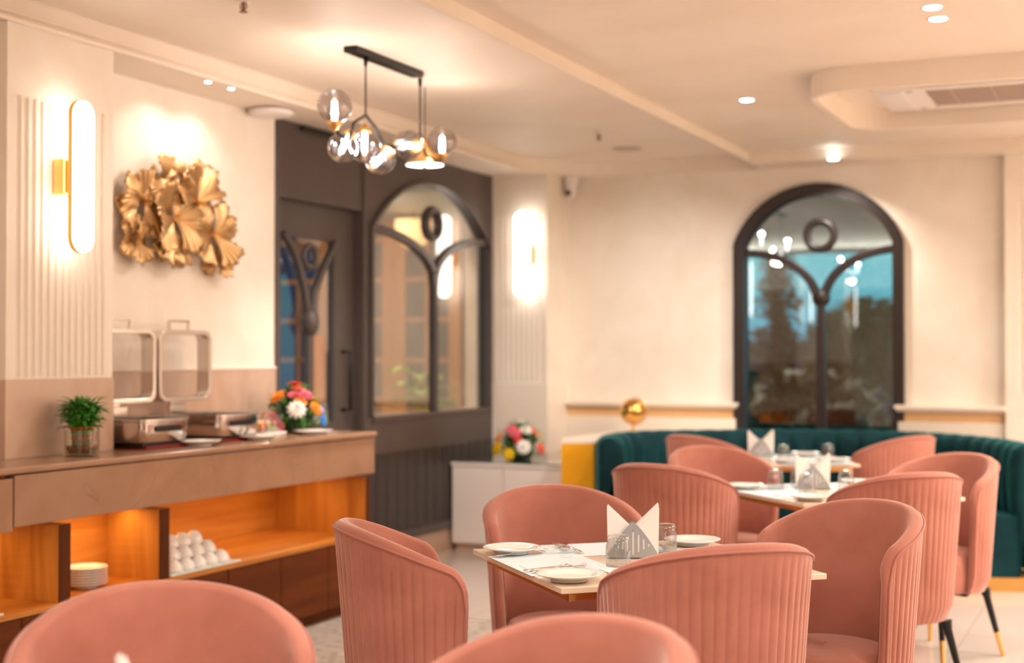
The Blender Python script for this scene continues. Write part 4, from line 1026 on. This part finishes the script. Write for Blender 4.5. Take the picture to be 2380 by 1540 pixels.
# ------------------------------------------------------------------ gold flower wall sculpture
t = thing('gold_wall_sculpture', (XW, 5.755, 2.055), 0, 'large gold metal flower wall sculpture in the niche above the chafing dishes', 'wall art')
def blossom(cy, cz, R, n, seed, out=.10, phase=0, spread=360):
    rnd = random.Random(seed); b = MB()
    for k in range(n):
        a0 = math.radians(phase+spread*k/n+rnd.uniform(-10, 10)); span = math.radians(min(95, spread/n*1.35)); L_ = R*rnd.uniform(.88, 1.14); tilt = rnd.uniform(.10, .55); curl = rnd.uniform(.1, .5)
        rowsq = []
        NR, NA = 10, 36
        for i in range(NR+1):
            q = i/NR; r = []
            for j in range(NA+1):
                w_ = (j/NA-.5)*2; a = a0+w_*.5*span*(.25+.75*q**.5)
                rr = L_*q*(1-.16*abs(w_)**3+.05*math.cos(w_*3*PI)*q)
                x = .02+out*(.25+.5*(k % 2))+tilt*rr-curl*q*q*q*.10+.0075*math.cos(j*PI/2)*q**.7+.022*math.sin(w_*PI*1.2+seed)*q
                r.append((max(x, .012), rr*math.cos(a)+cy, rr*math.sin(a)+cz))
            rowsq.append(r)
        b.grid(rowsq)
    o = b.build('blossom', M_leafg, t, smooth=True, thick=.0015)
    s = MB()
    for k in range(11):
        a = k*2.4; s.tube([(.03+out*.25, cy, cz), (.05+out*.9, cy+.024*math.cos(a), cz+.024*math.sin(a))], .0022, 5)
    s.build('stamen', M_gold, o, smooth=True)
for k, (cy, cz, R, n, out, ph, sp) in enumerate([(-.10, -.04, .24, 6, .07, 20, 360), (-.17, .14, .16, 3, .04, 60, 150), (.10, .06, .22, 4, .08, 35, 170), (.26, -.10, .19, 6, .06, 0, 360), (-.34, .03, .18, 5, .06, 80, 360), (-.02, -.16, .15, 3, .03, 210, 140),
                                     (.33, -.20, .14, 3, .03, 250, 160), (-.38, -.17, .13, 5, .03, 200, 360), (-.02, .17, .10, 3, .05, 60, 150)]):
    blossom(cy, cz, R, n, k+3, out, ph, sp)
b = MB(); b.tube([(.02, -.4, -.1), (.03, -.1, 0), (.03, .15, .02), (.02, .35, -.08)], .006, 6); b.build('stem', M_gold, t, smooth=True); t.scale = (.95, .9, .9)

# ------------------------------------------------------------------ chandelier
t = thing('globe_chandelier', (-3.34, 6.085, ZT), 0, 'modern black and gold chandelier with smoked glass globes over the buffet side', 'chandelier')
BX((-.035, -.42, -.028), (.035, .25, 0)).build('ceiling_plate', M_black, t, bevel=.002)
Lc = lambda p: (p[0]+3.34, p[1]-6.085, p[2]-ZT)
R1, R2 = (-3.34, 5.81), (-3.34, 6.36)
for (x, y), zb in ((R1, 2.475), (R2, 2.47)):
    MB().tube([Lc((x, y, ZT-.02)), Lc((x, y, zb))], .0045, 8).build('rod', M_black, t, smooth=True)
    MB().lathe([(0, 0), (.012, 0), (.010, -.03), (.005, -.045), (0, -.045)], 12, Lc((x, y, ZT-.028))).build('rod_collar', M_black, t, smooth=True)
hub = [(-3.34, 5.66, 2.34), (-3.34, 5.70, 2.425), (-3.34, 5.81, 2.478), (-3.34, 5.92, 2.425), (-3.34, 5.98, 2.36), (-3.34, 6.12, 2.37), (-3.34, 6.36, 2.47)]
MB().tube([Lc(p) for p in hub], .0075, 8).build('arm', M_black, t, smooth=True)
MB().tube([Lc(p) for p in ((-3.34, 5.66, 2.34), (-3.34, 5.58, 2.345), (-3.34, 5.53, 2.375))], .0075, 8).build('arm', M_black, t, smooth=True)
MB().tube([Lc(p) for p in ((-3.34, 6.36, 2.47), (-3.34, 6.42, 2.37), (-3.34, 6.55, 2.35), (-3.34, 6.606, 2.372))], .0075, 8).build('arm', M_black, t, smooth=True)
GL = [  # centre, direction from centre to the socket, radius
 ((-3.34, 5.53, 2.473), (0, 0, -1), .080), ((-3.34, 5.80, 2.328), (0, .05, 1), .078), ((-3.42, 5.74, 2.32), (.4, .2, .9), .072),
 ((-3.34, 5.946, 2.287), (.1, .75, .55), .075), ((-3.34, 6.230, 2.392), (0, 1, .1), .077), ((-3.34, 6.606, 2.464), (0, 0, -1), .076)]
for c, d, R in GL:
    c = Vector(Lc(c)); D = Vector(d).normalized(); q = D.to_track_quat('Z', 'Y').to_matrix().to_4x4(); T = Matrix.Translation(c) @ q
    g = MB().lathe([(R*math.sin(PI*k/28), -R*math.cos(PI*k/28)) for k in range(26)], 40).xform(T).build('globe', M_globe, t, smooth=True)
    MB().lathe([(0, R*1.42), (.007, R*1.40), (.020, R*1.16), (.037, R*.92), (.036, R*.86), (.018, R*.80), (0, R*.80)], 24).xform(T).build('socket_cone', M_gold, t, smooth=True, sharp=60)
    MB().lathe([(0, R*.80), (.011, R*.76), (.013, R*.2), (.011, -R*.28), (0, -R*.33)], 16).xform(T).build('bulb', M_bulb, g, smooth=True)
    cw = Matrix.Translation((-3.34, 6.085, ZT)) @ c
    if c is not None: point('chandelier_light', tuple(cw+(-D)*R*.55), 5.6, (1.0, .90, .78), .02)
dup(t, (-3.34, 2.2, ZT), 0, 'modern globe chandelier outside the left edge of the picture, over the near buffet')
for c, d, R in GL: point('chandelier_light', (c[0], c[1]-3.885, c[2]-Vector(d).normalized().z*R*.55), 3, (1.0, .90, .78), .02)
t = thing('cone_pendant', (-3.49, 6.70, 2.36), 0, 'small gold cone pendant lamp with a bright white underside beyond the chandelier', 'pendant lamp')
MB().lathe([(.104, 0), (.100, .008), (.030, .095), (.014, .135), (.012, .135)], 32).build('shade', M_gold, t, smooth=True, thick=.003)
MB().lathe([(0, -.002), (.098, -.002), (.098, .002), (0, .002)], 32).build('diffuser', mat('pendant_glow', (1, 1, 1), .4, emit=(.80, .97, 1.0), estr=7), t)
MB().lathe([(0, -.022), (.012, -.018), (.014, -.002), (0, -.002)], 16).build('finial', M_chrome, t, smooth=True)
MB().tube([(0, 0, .13), (0, 0, ZT-2.36)], .003, 6).build('cord', M_black, t)

spot('pendant_beam', (-3.49, 6.70, 2.33), (-3.40, 7.0, 0), 105, 140, (1.0, .92, .84), .08, .8)
# ------------------------------------------------------------------ ceiling fittings
dl = None
DLB = ['recessed downlight near the far wall above the arched window', 'recessed downlight, upper of the close pair in the front right ceiling', 'recessed downlight, lower of the close pair in the front right ceiling', 'single recessed downlight in the middle of the right ceiling',
       'added fill downlight out of frame behind the air conditioner collar', 'recessed downlight outside the frame above the front table', 'added fill downlight outside the frame above the sharply focused table', 'added fill downlight out of frame beyond the air conditioner near the far wall', 'added unseen fill spot inside the air conditioner collar']
for k, (x, y, z) in enumerate(DOWN):
    if k == 8: continue
    if dl is None:
        dl = thing('recessed_downlight', (x, y, z), 0, DLB[k], 'downlight', 'recessed ceiling downlights')
        MB().lathe([(.036, -.001), (.046, -.003), (.048, -.001), (.048, .0), (.036, .0)], 28).build('bezel', M_plast, dl, smooth=True)
        MB().lathe([(0, -.004), (.034, -.004), (.036, 0), (0, 0)], 28).build('lamp_face', M_dl, dl)
    else: dup(dl, (x, y, z), 0, DLB[k])
for k, (x, y) in enumerate(((-4.12, 5.65), (-4.12, 5.84))):
    t = thing('mini_spotlight', (x, y, ZM), 0, 'tiny bright spotlight in the ceiling strip over the niche, %s of the pair' % ['left', 'right'][k], 'spotlight', 'tiny niche spotlights')
    MB().lathe([(0, -.006), (.013, -.006), (.016, 0), (0, 0)], 20).build('lamp_face', M_dl, t)
    MB().lathe([(.016, -.004), (.022, -.002), (.022, 0), (.016, 0)], 20).build('bezel', M_plast, t)
for k, (x, y, p) in enumerate(FILL_PANELS):
    t = thing('added_fill_panel', (x, y, ZR), 0, 'square added fill panel outside the frame, %s' % ['behind the camera on the right', 'at the back right of the hall', 'at the back left of the hall', 'to the right of the camera', 'on the right beyond the tables', 'at the far right of the hall'][k], 'ceiling light', 'added fill panels out of frame')
    BX((-.58, -.58, -.03), (.58, .58, 0)).build('frame', M_plast, t); BX((-.55, -.55, -.034), (.55, .55, -.03)).build('diffuser', M_fill, t)  # glowing body of the added fill panels
for k, (x, y) in enumerate(((-3.19, 8.535), (-3.30, 4.76))):
    t = thing('fire_sprinkler', (x, y, ZT), 0, 'small pendent fire sprinkler %s' % ['far along the tray ceiling beyond the chandelier', 'at the top edge of the picture'][k], 'sprinkler', 'ceiling sprinklers')
    MB().lathe([(0, -.010), (.030, -.008), (.032, 0), (0, 0)], 20).build('escutcheon', M_plast, t, smooth=True)
    b = MB().tube([(0, 0, -.008), (0, 0, -.045)], .007, 8); b.lathe([(0, -.052), (.017, -.050), (.017, -.046), (0, -.045)], 16)
    b.tube([(-.012, 0, -.012), (-.016, 0, -.03), (0, 0, -.047), (.016, 0, -.03), (.012, 0, -.012)], .0025, 6)
    b.build('nozzle', mat('sprinkler_metal%d' % k, (.30, .16, .10), .4, metal=.6), t, smooth=True, sharp=50)
t = thing('ceiling_speaker', (-3.25, 9.26, ZT), 0, 'flush round ceiling speaker beyond the sprinkler', 'speaker')
MB().lathe([(0, -.010), (.085, -.010), (.100, -.006), (.103, 0), (0, 0)], 36).build('grille', M_acg, t, smooth=True)
t = thing('wifi_router', (-4.27, 6.42, ZM), 0, 'white rounded wireless router on the ceiling above the dark partition corner', 'router')
MB().lathe([(0, -.045), (.08, -.044), (.115, -.034), (.122, -.022), (.112, -.008), (0, -.006)], 36).build('shell', M_plast, t, smooth=True)
MB().lathe([(0, -.008), (.07, -.008), (.07, 0), (0, 0)], 24).build('mount', M_blackp, t)
MB().tube([(XW+.03, 6.95, ZM-.03), (XW+.03, 7.95, ZM-.03)], .010, 8)
t = thing('slim_black_rail', (XW+.03, 7.5, ZM-.03), 0, 'thin black conduit rail along the top of the dark partition', 'rail')
BX((-.01, -.62, -.01), (.01, .75, .01)).build('bar', M_black, t)
for y in (-.55, 0, .68): BX((-.03, y-.01, -.008), (-.01, y+.01, .008)).build('bracket', M_black, t)
t = thing('security_camera', (-3.90, 9.84, ZM), -.4, 'white security camera with a dark lens in the far left ceiling corner', 'camera')
MB().lathe([(0, 0), (.055, 0), (.058, -.03), (.045, -.05), (.042, -.10), (.038, -.125), (.02, -.145), (0, -.148)], 28).build('housing', M_plast, t, smooth=True, sharp=60)
MB().lathe([(0, -.022), (.018, -.018), (.024, -.006), (.024, .0), (0, .0)], 20).xform(Matrix.Translation((.012, -.038, -.115)) @ Matrix.Rotation(-PI/2*.75, 4, 'X')).build('lens', M_blackp, t, smooth=True)
t = thing('air_conditioner', (-.62, 7.85, ZR), 0, 'ceiling cassette air conditioner inside the rounded ceiling collar', 'air conditioner')
b = BX((-.68, -.33, -.03), (-.42, .33, 0)); b.box((-.42, -.33, -.03), (.9, -.26, 0)); b.box((-.42, .25, -.03), (.9, .33, 0)); b.box((.80, -.26, -.03), (.9, .25, 0))
b.build('body_panel', M_plast, t, bevel=.006)
g = MB()
for k in range(34): g.box((-.42, -.25+k*.0148, -.024), (.80, -.25+k*.0148+.006, -.018))
for k in range(6): g.box((-.30+k*.2, -.26, -.026), (-.292+k*.2, .25, -.018))
g.build('grille', M_acg, t); BX((-.42, -.26, -.006), (.80, .25, -.001)).build('filter', M_acg, t)
BX((-.64, -.29, -.036), (-.53, .29, -.03)).build('louvre', M_plast, t, bevel=.004)
for y in (-.27, .27): MB().lathe([(0, -.034), (.016, -.034), (.018, -.03), (0, -.03)], 16, (-.49, y, 0)).build('sensor', M_acg, t)
